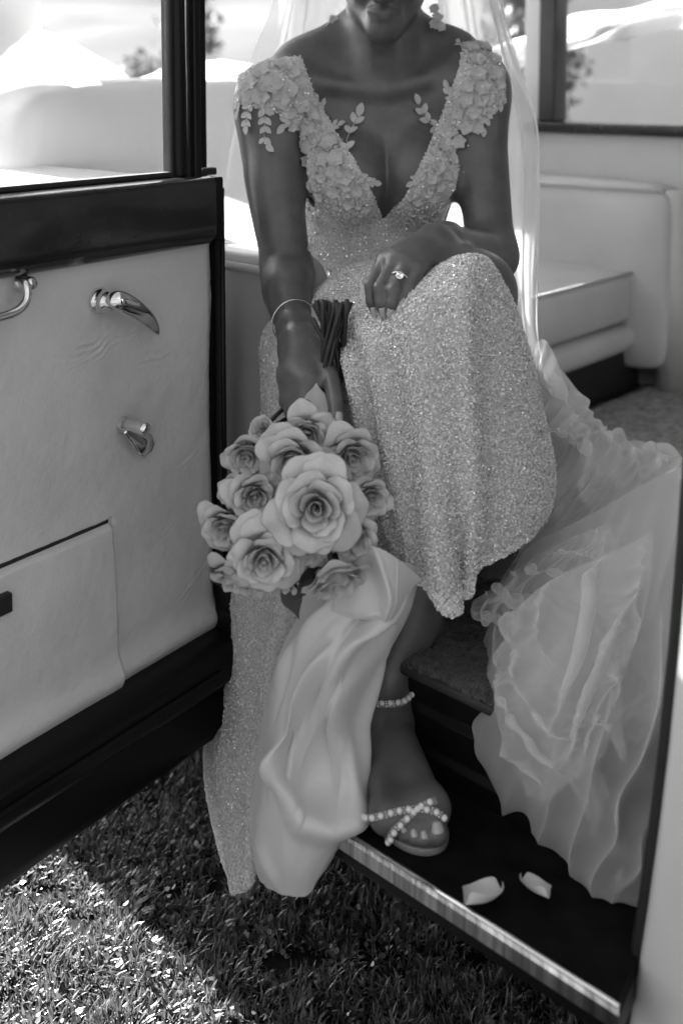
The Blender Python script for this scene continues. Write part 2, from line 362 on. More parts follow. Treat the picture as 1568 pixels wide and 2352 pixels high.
lip = MB().tube([CA(.4395, .8425, .3618), CA(.86, .8425, .3618)], .0026, 8).build('edge_bead', MT['chrome'], rb, smooth=True)
MB().extrude([(.849, .315), (.849, .3445), (.984, .3445), (.984, .315)], rb_fn, .437, .86).build('support', MT['black_paint'], rb, bevel=.004)
for i in range(5):                                      # ribs of the rubber mat
    n0 = .878 + i * .022
    MB().cbox(.56, .855, n0, n0 + .006, .3615, .3632).build('mat_rib', MT['mat_rubber'], rb)

def lay_pale_sheet():  # pale sheet added over the carpet to lighten its far part
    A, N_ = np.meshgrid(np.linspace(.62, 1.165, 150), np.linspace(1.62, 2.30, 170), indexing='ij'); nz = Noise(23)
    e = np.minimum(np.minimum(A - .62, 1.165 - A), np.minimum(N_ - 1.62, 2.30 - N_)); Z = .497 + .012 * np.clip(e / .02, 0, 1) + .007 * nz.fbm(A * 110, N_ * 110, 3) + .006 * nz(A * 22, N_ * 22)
    return sheet('pale_floor_sheet', np.stack([AX[0] * A + NX[0] * N_, AX[1] * A + NX[1] * N_, Z], 2)[:, ::-1], MT['pale_carpet'], car)
lay_pale_sheet()

# --- rear bench: it faces the front of the car
bench = thing('bench_seat', None, None, CA(1.5, 1.8, .49), parent=car)
def puffy(name, a0, a1, n0, n1, z0, z1, m, parent, r=.03, bulge=.012, sub=3):
    """upholstered block: rounded box with a slight swell"""
    import bmesh
    bm = bmesh.new(); bmesh.ops.create_cube(bm, size=1)
    bmesh.ops.subdivide_edges(bm, edges=bm.edges[:], cuts=9, use_grid_fill=True)
    da, dn, dz = a1 - a0, n1 - n0, z1 - z0; V = np.array([v.co[:] for v in bm.verts]); half = np.array([da, dn, dz]) / 2
    q = V * 2 * half; sw = (1 - (V[:, [0]] * 2) ** 2) * (1 - (V[:, [1]] * 2) ** 2) + 0 * V
    inner = np.clip(q, -(half - r), half - r); dlt = q - inner; L = np.linalg.norm(dlt, axis=1, keepdims=True)
    q = inner + np.where(L > 1e-9, dlt / np.maximum(L, 1e-9) * np.minimum(L, r), 0)
    for ax in range(3):
        o1, o2 = [k for k in range(3) if k != ax]
        e = (1 - (V[:, o1] * 2) ** 2) * (1 - (V[:, o2] * 2) ** 2); q[:, ax] += np.sign(V[:, ax]) * bulge * e * (np.abs(V[:, ax]) > .49)
    c = np.array([(a0 + a1) / 2, (n0 + n1) / 2, (z0 + z1) / 2])
    for v_, p in zip(bm.verts, q + c): v_.co = CA(*p)
    me = bpy.data.meshes.new(name); bm.to_mesh(me); bm.free(); me.polygons.foreach_set('use_smooth', [True] * len(me.polygons))
    o = link(name, me, m, parent); s_ = o.modifiers.new('s', 'SUBSURF'); s_.levels = s_.render_levels = 1; return o
puffy('seat_cushion', 1.175, 1.80, 1.30, 2.285, .655, .785, MT['seat_leather'], bench, .028, .012)
MB().tube([CA(1.178, 1.30, .776), CA(1.178, 2.27, .776)], .0045, 8).build('piping', MT['seat_leather'], bench, smooth=True)
puffy('front_roll', 1.165, 1.30, 1.28, 2.31, .592, .655, MT['seat_leather'], bench, .028, .003)
MB().cbox(1.195, 1.23, 1.28, 2.31, .485, .592).build('front_panel', MT['dark_trim'], bench)
MB().cbox(1.188, 1.195, 1.28, 2.31, .485, .500).build('kick_strip', MT['rubber'], bench)
puffy('backrest', 1.72, 1.93, 1.035, 2.33, .70, 1.205, MT['seat_leather'], bench, .05, .02)
# seat side bolster beside the open door
def blade(name, outline, q0, q1, m, parent, fn, bev=.01):
    n = len(outline); V = [fn(x, q0, z) for x, z in outline] + [fn(x, q1, z) for x, z in outline]
    F = [tuple(range(n)), tuple(range(n, 2 * n))[::-1]] + [(i, n + i, n + (i + 1) % n, (i + 1) % n) for i in range(n)]
    mb = MB(); mb.add(V, F); return mb.build(name, m, parent, bevel=bev, seg=4)
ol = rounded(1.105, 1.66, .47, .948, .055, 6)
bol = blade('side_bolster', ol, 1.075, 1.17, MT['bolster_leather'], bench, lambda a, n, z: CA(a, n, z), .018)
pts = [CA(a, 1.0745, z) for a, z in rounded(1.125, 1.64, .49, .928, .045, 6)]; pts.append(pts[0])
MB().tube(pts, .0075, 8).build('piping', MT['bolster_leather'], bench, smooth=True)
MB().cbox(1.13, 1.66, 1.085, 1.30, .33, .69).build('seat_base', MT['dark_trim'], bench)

# --- far side wall, pad, sill, windows
wall = thing('side_trim', None, None, CA(1.3, 2.38, .49), parent=car)
MB().cbox(.2, 2.30, 2.345, 2.40, .46, 1.085).build('trim_panel', MT['seat_leather'], wall)
puffy('arm_pad', 1.098, 1.74, 2.235, 2.345, .55, .978, MT['seat_leather'], wall, .03, .006)
MB().tube([CA(1.105, 2.236, .968), CA(1.72, 2.236, .968)], .005, 8).build('piping', MT['seat_leather'], wall, smooth=True)
MB().tube([CA(1.1, 2.30, .492), CA(1.1, 2.30, .965)], .042, 14).build('jamb_roll', MT['seat_leather'], wall, smooth=True)
MB().cbox(1.02, 1.04, 2.29, 2.345, .49, 1.08).build('jamb_seam', MT['dark_trim'], wall)
puffy('jamb_pad', .75, 1.022, 2.285, 2.345, .50, 1.06, MT['seat_leather'], wall, .02, .004)
MB().cbox(.2, 2.30, 2.318, 2.405, 1.085, 1.112).build('window_sill', MT['wood'], wall, bevel=.006)
MB().cbox(1.455, 1.505, 2.34, 2.40, 1.112, 1.70).build('window_post', MT['dark_trim'], wall, bevel=.006)
MB().cbox(1.506, 1.56, 2.36, 2.395, 1.112, 1.70).build('post_cover', MT['headlining'], wall, bevel=.006)
MB().cbox(1.10, 1.455, 2.368, 2.372, 1.112, 1.70).build('window_glass', MT['window_glass'], wall)
MB().cbox(1.56, 2.1, 2.368, 2.372, 1.112, 1.70).build('window_glass', MT['window_glass'], wall)

# --- shell: roof, pillars, rear wall with its window, rear quarter, front pillar
MB().cbox(-2.4, 2.34, 1.06, 2.42, 1.725, 1.765).build('roof', MT['white_paint'], car, bevel=.01)
MB().cbox(-2.4, 1.10, 2.345, 2.40, 1.11, 1.72).cbox(-2.4, .2, 2.345, 2.40, .46, 1.11).build('side_light_blocker', MT['headlining'], car)  # unseen far side, closed off to block light and darken the glass reflection
rear = MB().cbox(2.28, 2.34, 1.03, 2.40, .33, 1.19).cbox(2.28, 2.34, 1.03, 1.165, 1.19, 1.72).cbox(2.28, 2.34, 1.232, 1.40, 1.19, 1.72).cbox(2.285, 2.335, 1.165, 1.232, 1.585, 1.655).cbox(2.28, 2.34, 2.24, 2.40, 1.19, 1.72).cbox(2.28, 2.34, 1.165, 2.24, 1.655, 1.72)  # unseen slit and solid strip shaped so sun meets the veil, not the lap
rear.build('rear_wall', MT['headlining'], car)
MB().cbox(1.93, 2.28, 1.06, 2.34, 1.165, 1.185).build('parcel_shelf', MT['seat_leather'], car)
MB().cbox(1.98, 2.28, 1.03, 1.075, 1.08, 1.72).build('rear_pillar', MT['headlining'], car)
MB().cbox(2.10, 2.28, 2.345, 2.40, 1.11, 1.72).build('rear_pillar', MT['headlining'], car)
MB().cbox(1.285, 1.325, 1.035, 1.075, 1.0, 1.73).build('hinge_pillar', MT['black_paint'], car, bevel=.004)
prof = [(1.085, .30), (.955, .27), (.925, .34), (.914, .48), (.912, .66), (.916, .82), (.930, .94), (.955, 1.012), (.99, 1.046), (1.06, 1.058), (1.085, 1.052)]
MB().extrude(prof, lambda p, x, z: CA(p, x, z), 1.33, 3.1).build('rear_quarter', MT['white_paint'], car, bevel=.006)
MB().cbox(2.35, 3.1, 1.085, 2.45, .3, 1.0).build('boot', MT['white_paint'], car, bevel=.03)
# front pillar and closed front door next to the opening, nearest the camera
def pillar_edge(v):                                     # the edge of the opening, leaning and curved as in the photograph
    pts = [(900, 1580), (1090, 1566), (1300, 1551), (1500, 1534), (1700, 1515), (1900, 1491), (2100, 1463), (2300, 1432), (2420, 1414)]
    vs_, us_ = zip(*pts); return float(np.interp(v, vs_, us_))
PN = .905                                               # the body side stands on this plane
prow = []
for v_ in np.linspace(560, 2470, 26):
    u_ = pillar_edge(v_) if v_ >= 900 else 1580 + (900 - v_) * .03
    p = PP(u_, v_, NX[0], NX[1], PN); prow.append(p)
prow = np.array(prow)
def strip(name, offs, m, parent, **k):                  # offs: (towards the front, inboard) pairs swept along the edge
    g_ = np.zeros((len(prow), len(offs), 3))
    for j, (fo, inn) in enumerate(offs):
        g_[:, j, :2] = prow[:, :2] - AX * fo + NX * inn; g_[:, j, 2] = prow[:, 2]
    return sheet(name, g_, m, parent, **k)
pil = thing('front_pillar', None, None, prow[10], parent=car)
strip('rubber_seal', [(-.002, .05), (-.0035, .02), (-.004, .006), (0, .0005), (.0035, .0), (.0075, .0035)], MT['rubber'], pil)
strip('pillar_panel', [(.0075, .0035), (.011, -.001), (.016, -.003), (.03, -.0045), (.06, -.006), (.075, -.0065), (.0765, -.004)], MT['white_paint'], pil)
strip('shut_line', [(.0765, -.004), (.0768, .012), (.0800, .012), (.0803, -.004)], MT['rubber'], pil)
strip('front_door_skin', [(.0803, -.004), (.0815, -.0065), (.12, -.008), (.3, -.01), (.9, -.012)], MT['white_paint'], pil)
strip('pillar_jamb', [(-.002, .05), (0, .14), (.05, .14)], MT['black_paint'], pil)

# ================================================================== DOOR (part of the car; its pieces are sub-parts)
HD = np.array([-.187, 1.55]); DD = np.array([-.59, -.807]); DD /= np.linalg.norm(DD); DN = np.array([.807, -.59]); DN /= np.linalg.norm(DN)
def DP(t, q, z): p = HD + DD * t + DN * q; return np.array([p[0], p[1], z])
def DI(u, v, q=0):                                      # door coordinates (t, z) under a frame point
    p = PP(u, v, DN[0], DN[1], float(DN @ HD) + q); return float((p[:2] - HD) @ DD), float(p[2])
door = thing('rear_door', None, None, DP(.3, 0, .25), parent=car)
ZB, ZR0, ZR1, TE = .405, .978, 1.074, .95
MB().fbox(DP, (-.012, TE), (-.075, -.004), (ZB - .12, ZR0)).build('door_shell', MT['black_paint'], door, bevel=.008)
# leather lining with the pressed map pocket and soft swelling
def door_panel():
    T = np.linspace(-.001, .62, 330); Z = np.linspace(ZB - .005, ZR0 - .001, 300); tt, zz = np.meshgrid(T, Z)
    q = np.full_like(tt, .004); nz = Noise(31)
    q += .0022 * nz.fbm(tt * 9, zz * 9, 3) + .0018 * nz(tt * 4 + 9, zz * 4)
    q -= .010 * np.exp(-((tt + .002) / .012) ** 2)                        # rolls in at the edge
    # soft creases in the lining below the handle
    for (t0, z0, sl, ln, am) in ((.20, .862, -.20, .06, .0011), (.245, .868, -.1, .05, .0012), (.13, .83, -.2, .05, .0006), (.055, .67, -.45, .035, .0010), (.09, .585, -.5, .035, .0007), (.03, .60, -.5, .03, .0009), (.05, .49, -.6, .04, .0008), (.16, .47, -.5, .05, .0006)):
        wv = .010 * nz(tt * 26, zz * 26) + .005 * nz(tt * 70, zz * 70); d = (zz - z0) - sl * (tt - t0) + wv
        q += .6 * am * np.sin(d * 620 + 9 * nz(tt * 30 + 5, zz * 30)) * np.exp(-(d / .009) ** 2) * np.exp(-((tt - t0) / ln) ** 2) * (1 + 2.2 * nz(tt * 45, zz * 45))
    q += .0006 * nz.fbm(tt * 60, zz * 60, 3)
    pt0, pz1 = DI(246, 1195); pb, pz0 = DI(266, 1585)
    ptc = pt0 + (zz - pz1) * (pb - pt0) / (pz0 - pz1)
    e = np.minimum(np.minimum(tt - ptc, pz1 - .0 - zz), zz - pz0); rr = .02
    cx = ptc + rr; cz = pz0 + rr; corner = (tt < cx) & (zz < cz); dc = rr - np.hypot(tt - cx, zz - cz); e = np.where(corner, dc, e)
    q += .009 * np.clip(e / .005, 0, 1) ** .6 - .006 * np.exp(-(e / .0032) ** 2)
    q += .006 * np.exp(-((tt - .3) / .2) ** 2) * np.exp(-((zz - .55) / .12) ** 2)
    q += .012 * np.exp(-((zz - ZB - .012) / .02) ** 2)                    # padded roll along the bottom
    q -= .004 * np.exp(-((zz - pz0 + .004) / .003) ** 2) * (tt > pb - .01)
    p = HD + tt[..., None] * DD + q[..., None] * DN
    g_ = np.concatenate([p, zz[..., None]], 2); return sheet('leather_panel', g_, MT['leather'], door), pz1, pt0
_, PZ1, PT0 = door_panel()
MB().fbox(DP, (PT0 + .003, .5), (-.002, .0062), (PZ1 - .001, PZ1 + .0055)).build('pocket_slot', MT['rubber'], door)
tb, zb = DI(-8, 1398, .024)
MB().fbox(DP, (tb - .022, tb + .05), (.014, .0265), (zb - .012, zb + .012)).build('pocket_pull', MT['rubber'], door, bevel=.0022)
# wooden waist rail
MB().extrude([(-.03, ZR0), (.010, ZR0 - .002), (.020, ZR0 + .002), (.029, ZR0 + .014), (.031, ZR0 + .028), (.0300, ZR1 - .010), (.027, ZR1 - .003), (.020, ZR1), (-.03, ZR1)], lambda p, x, z: DP(p, x, z), .022, TE).build('wood_rail', MT['wood'], door, bevel=.003)
MB().fbox(DP, (-.006, TE), (-.06, -.0305), (ZR0, ZR1 + .004)).build('outer_skin', MT['white_paint'], door, bevel=.004)
MB().fbox(DP, (-.0122, .0216), (-.06, .012), (ZR0 + .001, ZR1 - .003)).build('rail_end', MT['black_paint'], door, bevel=.003)
# hinge edge of the door
MB().fbox(DP, (-.020, -.0122), (-.07, .003), (.41, ZR1 - .006)).build('edge_rubber', MT['rubber'], door, bevel=.003)
MB().tube([DP(-.014, .006, .415), DP(-.014, .006, ZR1 - .02)], .0042, 8).build('edge_strip', MT['black_paint'], door, smooth=True)
# window frame, glass
t1, _ = DI(384, 200, -.02); t0, _ = DI(447, 200, -.02)
zt = 1.72
def post(name, ta, tb_, q0, q1, m, bev=.003): return MB().fbox(DP, (ta, tb_), (q0, q1), (ZR1 - .004, zt)).build(name, m, door, bevel=bev)
tw = t1 - t0
post('frame_post', t0, t0 + tw * .26, -.035, -.006, MT['black_paint'])
post('frame_post', t0 + tw * .30, t0 + tw * .52, -.035, -.012, MT['rubber'])
post('frame_channel', t0 + tw * .55, t0 + tw * .86, -.035, -.008, MT['black_paint'], .007)
post('glass_seal', t0 + tw * .90, t1, -.032, -.014, MT['rubber'])
MB().tube([DP(t0 + tw * .53, -.008, ZR1), DP(t0 + tw * .53, -.008, zt)], .0018, 6).tube([DP(t0 - .001, -.02, ZR1), DP(t0 - .001, -.02, zt)], .002, 6).build('frame_bead', MT['chrome'], door, smooth=True)
MB().fbox(DP, (t1, TE), (-.030, -.012), (ZR1 + .0, ZR1 + .0075)).build('glass_seal', MT['rubber'], door, bevel=.002)
MB().fbox(DP, (t1, TE), (-.024, -.020), (ZR1 + .0076, zt)).build('window_glass', MT['window_glass'], door)
tA, zA = DI(478, 394, -.03)
MB().fbox(DP, (tA - .012, tA + .018), (-.036, -.022), (zA - .005, zA + .006)).build('latch_tab', MT['rubber'], door, bevel=.003)
# black flared lower edge with its stepped underside
low = [(-.075, ZB - .001), (.030, ZB - .001), (.052, ZB - .006), (.062, ZB - .016), (.063, ZB - .05), (.056, ZB - .064), (.034, ZB - .068), (.030, ZB - .074), (.030, .262), (.024, .242), (-.075, .236)]
MB().extrude(low, lambda p, x, z: DP(p, x, z), .0, TE).build('lower_edge', MT['black_paint'], door, bevel=.004)
endp = []
for an in np.linspace(-90, 90, 9): endp.append((-.050 * math.cos(R(an)) , .013 + .050 * math.sin(R(an))))
V = [DP(t, q, ZB - .001) for t, q in endp] + [DP(t * 1.03, q, ZB - .02) for t, q in endp] + [DP(t, q, ZB - .066) for t, q in endp]; n = len(endp)
mb = MB(); mb.add(V, [tuple(range(n)), tuple(range(2 * n, 3 * n))[::-1]] + [(k * n + i, (k + 1) * n + i, (k + 1) * n + i + 1, k * n + i + 1) for k in range(2) for i in range(n - 1)]); mb.build('lower_edge_end', MT['black_paint'], door, bevel=.003)
MB().fbox(DP, (.06, TE), (.063, .066), (ZB - .036, ZB - .031)).build('lower_molding', MT['black_paint'], door, bevel=.0014)

_screw = sphere_mesh('screw', .0042, 12, 6); _screw.materials.append(MT['chrome'])
for u_, v_ in ((486, 640), (487, 900), (488, 1180), (489, 1400)):
    t_, z_ = DI(u_, v_, -.012); link('screw', _screw, None, door, mw=Matrix.Translation(Vector(DP(-.015, .0035, z_))))
# --- chrome furniture on the door
def dpt(u, v, q): t, z = DI(u, v, q); return DP(t, q, z)
dn3 = np.array([DN[0], DN[1], 0])
def turned(name, c, axis, prof, m, parent, n=20):       # lathe: prof of (distance along axis, radius)
    axis = np.asarray(axis, float) / np.linalg.norm(axis); x = np.cross(axis, [0, 0, 1]); x /= np.linalg.norm(x); y = np.cross(axis, x); V = []; F = []
    for d, r in prof:
        for j in range(n): an = 2 * math.pi * j / n; V.append(np.asarray(c) + axis * d + r * (x * math.cos(an) + y * math.sin(an)))
    for i in range(len(prof) - 1):
        for j in range(n): F.append((i * n + j, i * n + (j + 1) % n, (i + 1) * n + (j + 1) % n, (i + 1) * n + j))
    F += [tuple(range(n))[::-1], tuple(range((len(prof) - 1) * n, len(prof) * n))]
    mb = MB(); mb.add(V, F); o = mb.build(name, m, parent, smooth=True); return o
c0 = dpt(228, 690, .004)
turned('handle_rose', c0, dn3, [(-.003, .0165), (.002, .0172), (.005, .0155), (.008, .0125), (.010, .0125), (.014, .0145), (.018, .0135), (.022, .0095), (.030, .0085)], MT['chrome'], door)
k = [dpt(250, 682, .030), dpt(268, 688, .040), dpt(292, 698, .042), dpt(318, 714, .041), dpt(340, 733, .037), dpt(356, 752, .031), dpt(364, 766, .026)]
MB().tube(crom(k, 26), list(crom(np.array([[.0085], [.0125], [.0135], [.0125], [.011], [.008], [.0035]]), 26)[:, 0]), 16, flat=(dn3, .62)).build('door_handle', MT['chrome'], door, smooth=True)
c1 = dpt(281, 975, .004)
turned('crank_hub', c1, dn3, [(-.002, .011), (.003, .0115), (.006, .0095), (.010, .010), (.016, .009)], MT['chrome'], door)
k = [dpt(290, 985, .018), dpt(305, 1000, .020), dpt(320, 1012, .021), dpt(336, 1022, .021), dpt(350, 1026, .020)]
MB().tube(crom(k, 18), list(crom(np.array([[.0065], [.0085], [.0125], [.0165], [.0085]]), 18)[:, 0]), 14, flat=(dn3, .4)).build('window_crank', MT['chrome'], door, smooth=True)
kb = dpt(285, 973, .016); kd = dpt(318, 981, .040) - kb
turned('crank_knob', kb, kd, [(0, .0065), (.012, .0075), (.024, .0085), (.034, .0088), (.039, .0072), (.041, .003)], MT['chrome'], door)
c2 = dpt(48, 648, .004)
turned('grab_bracket', c2, dn3, [(-.003, .011), (.004, .0115), (.006, .009), (.020, .0085), (.024, .006)], MT['chrome'], door)
k = [dpt(50, 645, .022), dpt(60, 655, .030), dpt(63, 675, .034), dpt(58, 696, .036), (dpt(42, 713, .037)), dpt(18, 724, .037), dpt(-20, 733, .037), dpt(-120, 752, .037), dpt(-170, 748, .03), dpt(-185, 735, .01)]
MB().tube(crom(k, 46), .0056, 12).build('grab_handle', MT['chrome'], door, smooth=True)

# ================================================================== BODY FIELD: one continuous surface grown from joints
class Field:
    def __init__(s): s.p = []
    def cone(s, a, b, r1, r2, k=.02): s.p.append(('c', np.asarray(a, float), np.asarray(b, float), r1, r2, k)); return s
    def chain(s, pts, rad, k=.02, sub=4):
        q = crom(np.array([list(p) + [r] for p, r in zip(pts, rad)]), (len(pts) - 1) * sub + 1) if len(pts) > 2 else np.array([list(p) + [r] for p, r in zip(pts, rad)])
        return s.group([('c', q[i, :3], q[i + 1, :3], q[i, 3], q[i + 1, 3] + 1e-6, 0) for i in range(len(q) - 1)], k)
    def group(s, prims, k, inner=.0): s.p.append(('g', prims, inner, None, None, k)); return s
    def ell(s, c, r, k=.02, rot=None, cut=False): s.p.append(('x' if cut else 'e', np.asarray(c, float), np.asarray(r, float), None if rot is None else np.array(rot.to_matrix() if hasattr(rot, 'to_matrix') else rot), 0, k)); return s
    @staticmethod
    def prim(q, p):
        if q[0] == 'g':
            d = None
            for e in q[1]:
                x = Field.prim(e, p)
                if d is None: d = x
                elif q[2] > 0: h = np.maximum(q[2] - np.abs(d - x), 0) / q[2]; d = np.minimum(d, x) - h * h * q[2] * .25
                else: d = np.minimum(d, x)
            return d
        if q[0] == 'c':
            a, b, r1, r2 = q[1:5]; ba = b - a; l2 = ba @ ba; rr = r1 - r2; a2 = l2 - rr * rr; il2 = 1 / l2
            pa = p - a; y = pa @ ba; z = y - l2; xx = pa * l2 - y[:, None] * ba; x2 = (xx * xx).sum(1); y2 = y * y * l2; z2 = z * z * l2
            kk = np.sign(rr) * rr * rr * x2
            d = (np.sqrt(np.maximum(x2 * a2 * il2, 0)) + y * rr) * il2 - r1
            c1 = np.sign(z) * a2 * z2 > kk; c2 = np.sign(y) * a2 * y2 < kk
            d = np.where(c2, np.sqrt(x2 + y2) * il2 - r1, d); return np.where(c1, np.sqrt(x2 + z2) * il2 - r2, d)
        c, r, m = q[1:4]; v = p - c
        if m is not None: v = v @ m
        k0 = np.linalg.norm(v / r, axis=1); k1 = np.linalg.norm(v / (r * r), axis=1); return k0 * (k0 - 1) / np.maximum(k1, 1e-9)
    def bound(s, q):
        if q[0] == 'g':
            L = [s.bound(e) for e in q[1]]; c = np.mean([l[0] for l in L], 0); return c, max(np.linalg.norm(l[0] - c) + l[1] for l in L)
        if q[0] == 'c': return (q[1] + q[2]) / 2, np.linalg.norm(q[1] - q[2]) / 2 + max(q[3], q[4])
        return q[1], float(max(q[2]))
    def eval(s, p, cen=None, rad=0):
        d = np.full(len(p), .5)
        for q in s.p:
            if cen is not None:
                c, r = s.bound(q)
                if np.linalg.norm(c - cen) > r + rad + q[5] + .03: continue
            e = s.prim(q, p); k = q[5]
            if q[0] == 'x': h = np.maximum(k - np.abs(d + e), 0) / k; d = np.maximum(d, -e) + h * h * k * .25
            else: h = np.maximum(k - np.abs(d - e), 0) / k; d = np.minimum(d, e) - h * h * k * .25
        return d
    def mesh(s, h=.003, off=0.0, lo=None, hi=None, relax=2, disp=None):
        if lo is None:
            B = [s.bound(q) for q in s.p if q[0] != 'x']; lo = np.min([c - r for c, r in B], 0) - .02; hi = np.max([c + r for c, r in B], 0) + .02
        lo = np.asarray(lo, float); nb = np.ceil((np.asarray(hi) - lo) / (h * 12)).astype(int); N = nb * 12
        D = np.full(tuple(N), .5, np.float32); ii = np.stack(np.meshgrid(*[np.arange(12)] * 3, indexing='ij'), -1).reshape(-1, 3)
        hr = h * 12 * math.sqrt(3) / 2
        I = np.stack(np.meshgrid(*[np.arange(n) for n in nb], indexing='ij'), -1).reshape(-1, 3); C = lo + (I * 12 + 6) * h
        dc = s.eval(C) - off
        for i, c, d0 in zip(I, C, dc):
            sl = tuple(slice(a * 12, a * 12 + 12) for a in i)
            if abs(d0) > hr * 1.15 + .012: D[sl] = d0; continue
            p = lo + (i * 12 + ii) * h; dd = s.eval(p, c, hr) - off
            if disp is not None: dd = dd - disp(p)
            D[sl] = dd.reshape(12, 12, 12)
        ins = D < 0
        def st(a, x, y, z): return a[x:a.shape[0] - 1 + x, y:a.shape[1] - 1 + y, z:a.shape[2] - 1 + z]
        cnt = sum(st(ins, x, y, z).astype(np.int8) for x in (0, 1) for y in (0, 1) for z in (0, 1))
        act = (cnt > 0) & (cnt < 8); A = np.argwhere(act); idx = np.full(act.shape, -1, np.int64); idx[act] = np.arange(len(A))
        acc = np.zeros((len(A), 3)); num = np.zeros(len(A))
        for ax in range(3):
            o1, o2 = [k for k in range(3) if k != ax]
            for u_ in (0, 1):
                for v_ in (0, 1):
                    a = A.copy(); a[:, o1] += u_; a[:, o2] += v_; b = a.copy(); b[:, ax] += 1
                    da = D[tuple(a.T)]; db = D[tuple(b.T)]; m = (da < 0) != (db < 0)
                    t = np.where(m, da / np.where(m, da - db, 1), 0); p = a.astype(float) - A; p[:, ax] += t; acc += p * m[:, None]; num += m
        V = lo + (A + acc / num[:, None]) * h; F = []
        for ax in range(3):
            o1, o2 = (ax + 1) % 3, (ax + 2) % 3
            sh = [slice(0, n) for n in D.shape]; s0 = list(sh); s1 = list(sh); s0[ax] = slice(0, D.shape[ax] - 1); s1[ax] = slice(1, D.shape[ax])
            for sgn in (0, 1):
                e = (ins[tuple(s0)] & ~ins[tuple(s1)]) if sgn == 0 else (~ins[tuple(s0)] & ins[tuple(s1)])
                E = np.argwhere(e); E = E[(E[:, o1] > 0) & (E[:, o2] > 0) & (E[:, o1] < D.shape[o1] - 1) & (E[:, o2] < D.shape[o2] - 1)]
                q = []
                for u_, v_ in ((1, 1), (0, 1), (0, 0), (1, 0)):
                    c = E.copy(); c[:, o1] -= u_; c[:, o2] -= v_; q.append(idx[tuple(c.T)])
                q = np.stack(q, 1); F.append(q if sgn == 0 else q[:, ::-1])
        F = np.concatenate(F); F = F[(F >= 0).all(1)]
        for _ in range(relax):
            E = np.concatenate([F[:, [0, 1]], F[:, [1, 2]], F[:, [2, 3]], F[:, [3, 0]]]); cn = np.bincount(E[:, 0], minlength=len(V)) + 1e-9
            V = .35 * V + .65 * np.stack([np.bincount(E[:, 0], V[E[:, 1], k], len(V)) for k in range(3)], 1) / cn[:, None]
        return V, F
def lerp(a, b, t): return np.asarray(a) * (1 - t) + np.asarray(b) * t

B = Field()
# trunk: hips, waist, rib cage, shoulders, neck
pel = P(835, 700, 1.74)
B.ell(pel, (.155, .12, .10), .04)
B.ell(P(842, 560, 1.765), (.112, .085, .13), .05)
B.ell(P(862, 350, 1.745), (.138, .098, .17), .05)
B.ell(P(866, 225, 1.735), (.15, .075, .075), .05)
sR, sL = P(634, 236, 1.672), P(1082, 204, 1.69)
B.cone(P(700, 170, 1.725), sR, .046, .053, .045); B.cone(P(1030, 145, 1.735), sL, .045, .051, .045)
nk0, nk1 = P(877, 165, 1.742), P(881, 20, 1.715)
B.cone(nk0, nk1, .056, .051, .03)
B.cone(P(800, 75, 1.745), P(690, 148, 1.72), .030, .032, .045); B.cone(P(955, 75, 1.75), P(1040, 125, 1.735), .030, .032, .045)   # trapezius
for q0, q1 in (((862, 205, 1.652), (668, 168, 1.665)), ((893, 203, 1.655), (1052, 150, 1.68))): B.chain([P(*q0), lerp(P(*q0), P(*q1), .5) + np.array([0, -.006, -.004]), P(*q1)], [.008, .0075, .009], .026)   # collar bones
B.chain([P(858, 195, 1.662), P(838, 60, 1.70)], [.008, .012], .03); B.chain([P(898, 195, 1.664), P(932, 60, 1.71)], [.008, .012], .03)   # neck muscles
B.group([('e', P(802, 408, 1.650), np.array([.061, .060, .066]), None, 0, 0), ('e', P(962, 404, 1.658), np.array([.060, .060, .066]), None, 0, 0)], .034, .003)
# head
hd = P(884, -112, 1.700)
B.ell(hd, (.074, .094, .108), .02)
B.ell(P(884, -34, 1.662), (.048, .060, .058), .03)
B.ell(P(883, 62, 1.628), (.027, .024, .022), .026)
B.chain([P(812, -48, 1.70), P(836, 14, 1.668), P(872, 64, 1.630)], [.014, .014, .014], .022); B.chain([P(957, -48, 1.70), P(932, 14, 1.668), P(894, 64, 1.630)], [.014, .014, .014], .022)
B.ell(P(884, 28, 1.612), (.023, .015, .018), .014)      # mouth mound
B.chain([P(842, 22, 1.614), P(866, 19, 1.6015), P(881, 22, 1.599), P(898, 19, 1.6015), P(922, 24, 1.616)], [.0028, .0046, .0046, .0046, .0028], .004)   # upper lip
B.chain([P(850, 30, 1.613), P(868, 37, 1.6015), P(882, 40, 1.5995), P(898, 38, 1.602), P(914, 31, 1.614)], [.0034, .0055, .0060, .0055, .0034], .004)   # lower lip
B.chain([P(843, 25.5, 1.607), P(866, 27.5, 1.5945), P(882, 29, 1.593), P(900, 28, 1.595), P(921, 26.5, 1.608)], [.0014, .0017, .0018, .0017, .0014], .0035)
B.p[-4:] = [q for q in B.p[-4:]]
B.chain([P(884, -88, 1.604), P(883, -30, 1.588), P(882, -12, 1.583)], [.009, .010, .0125], .010)
B.ell(P(866, -8, 1.600), (.009, .010, .008), .006); B.ell(P(899, -8, 1.600), (.009, .010, .008), .006)
for u_ in (845, 921): B.ell(P(u_, -78, 1.612), (.016, .012, .012), .012, cut=True); B.ell(P(u_, -78, 1.624), (.0115, .0115, .0115), .003)
B.chain([P(826, -102, 1.618), P(846, -108, 1.606), P(866, -102, 1.608)], [.005, .006, .005], .012); B.chain([P(901, -102, 1.608), P(921, -108, 1.606), P(942, -102, 1.618)], [.005, .006, .005], .012)
B.ell(P(832, -38, 1.628), (.022, .020, .020), .022); B.ell(P(934, -38, 1.628), (.022, .020, .020), .022)
B.ell(P(788, -62, 1.715), (.010, .018, .030), .008); B.ell(P(980, -62, 1.715), (.010, .018, .030), .008)
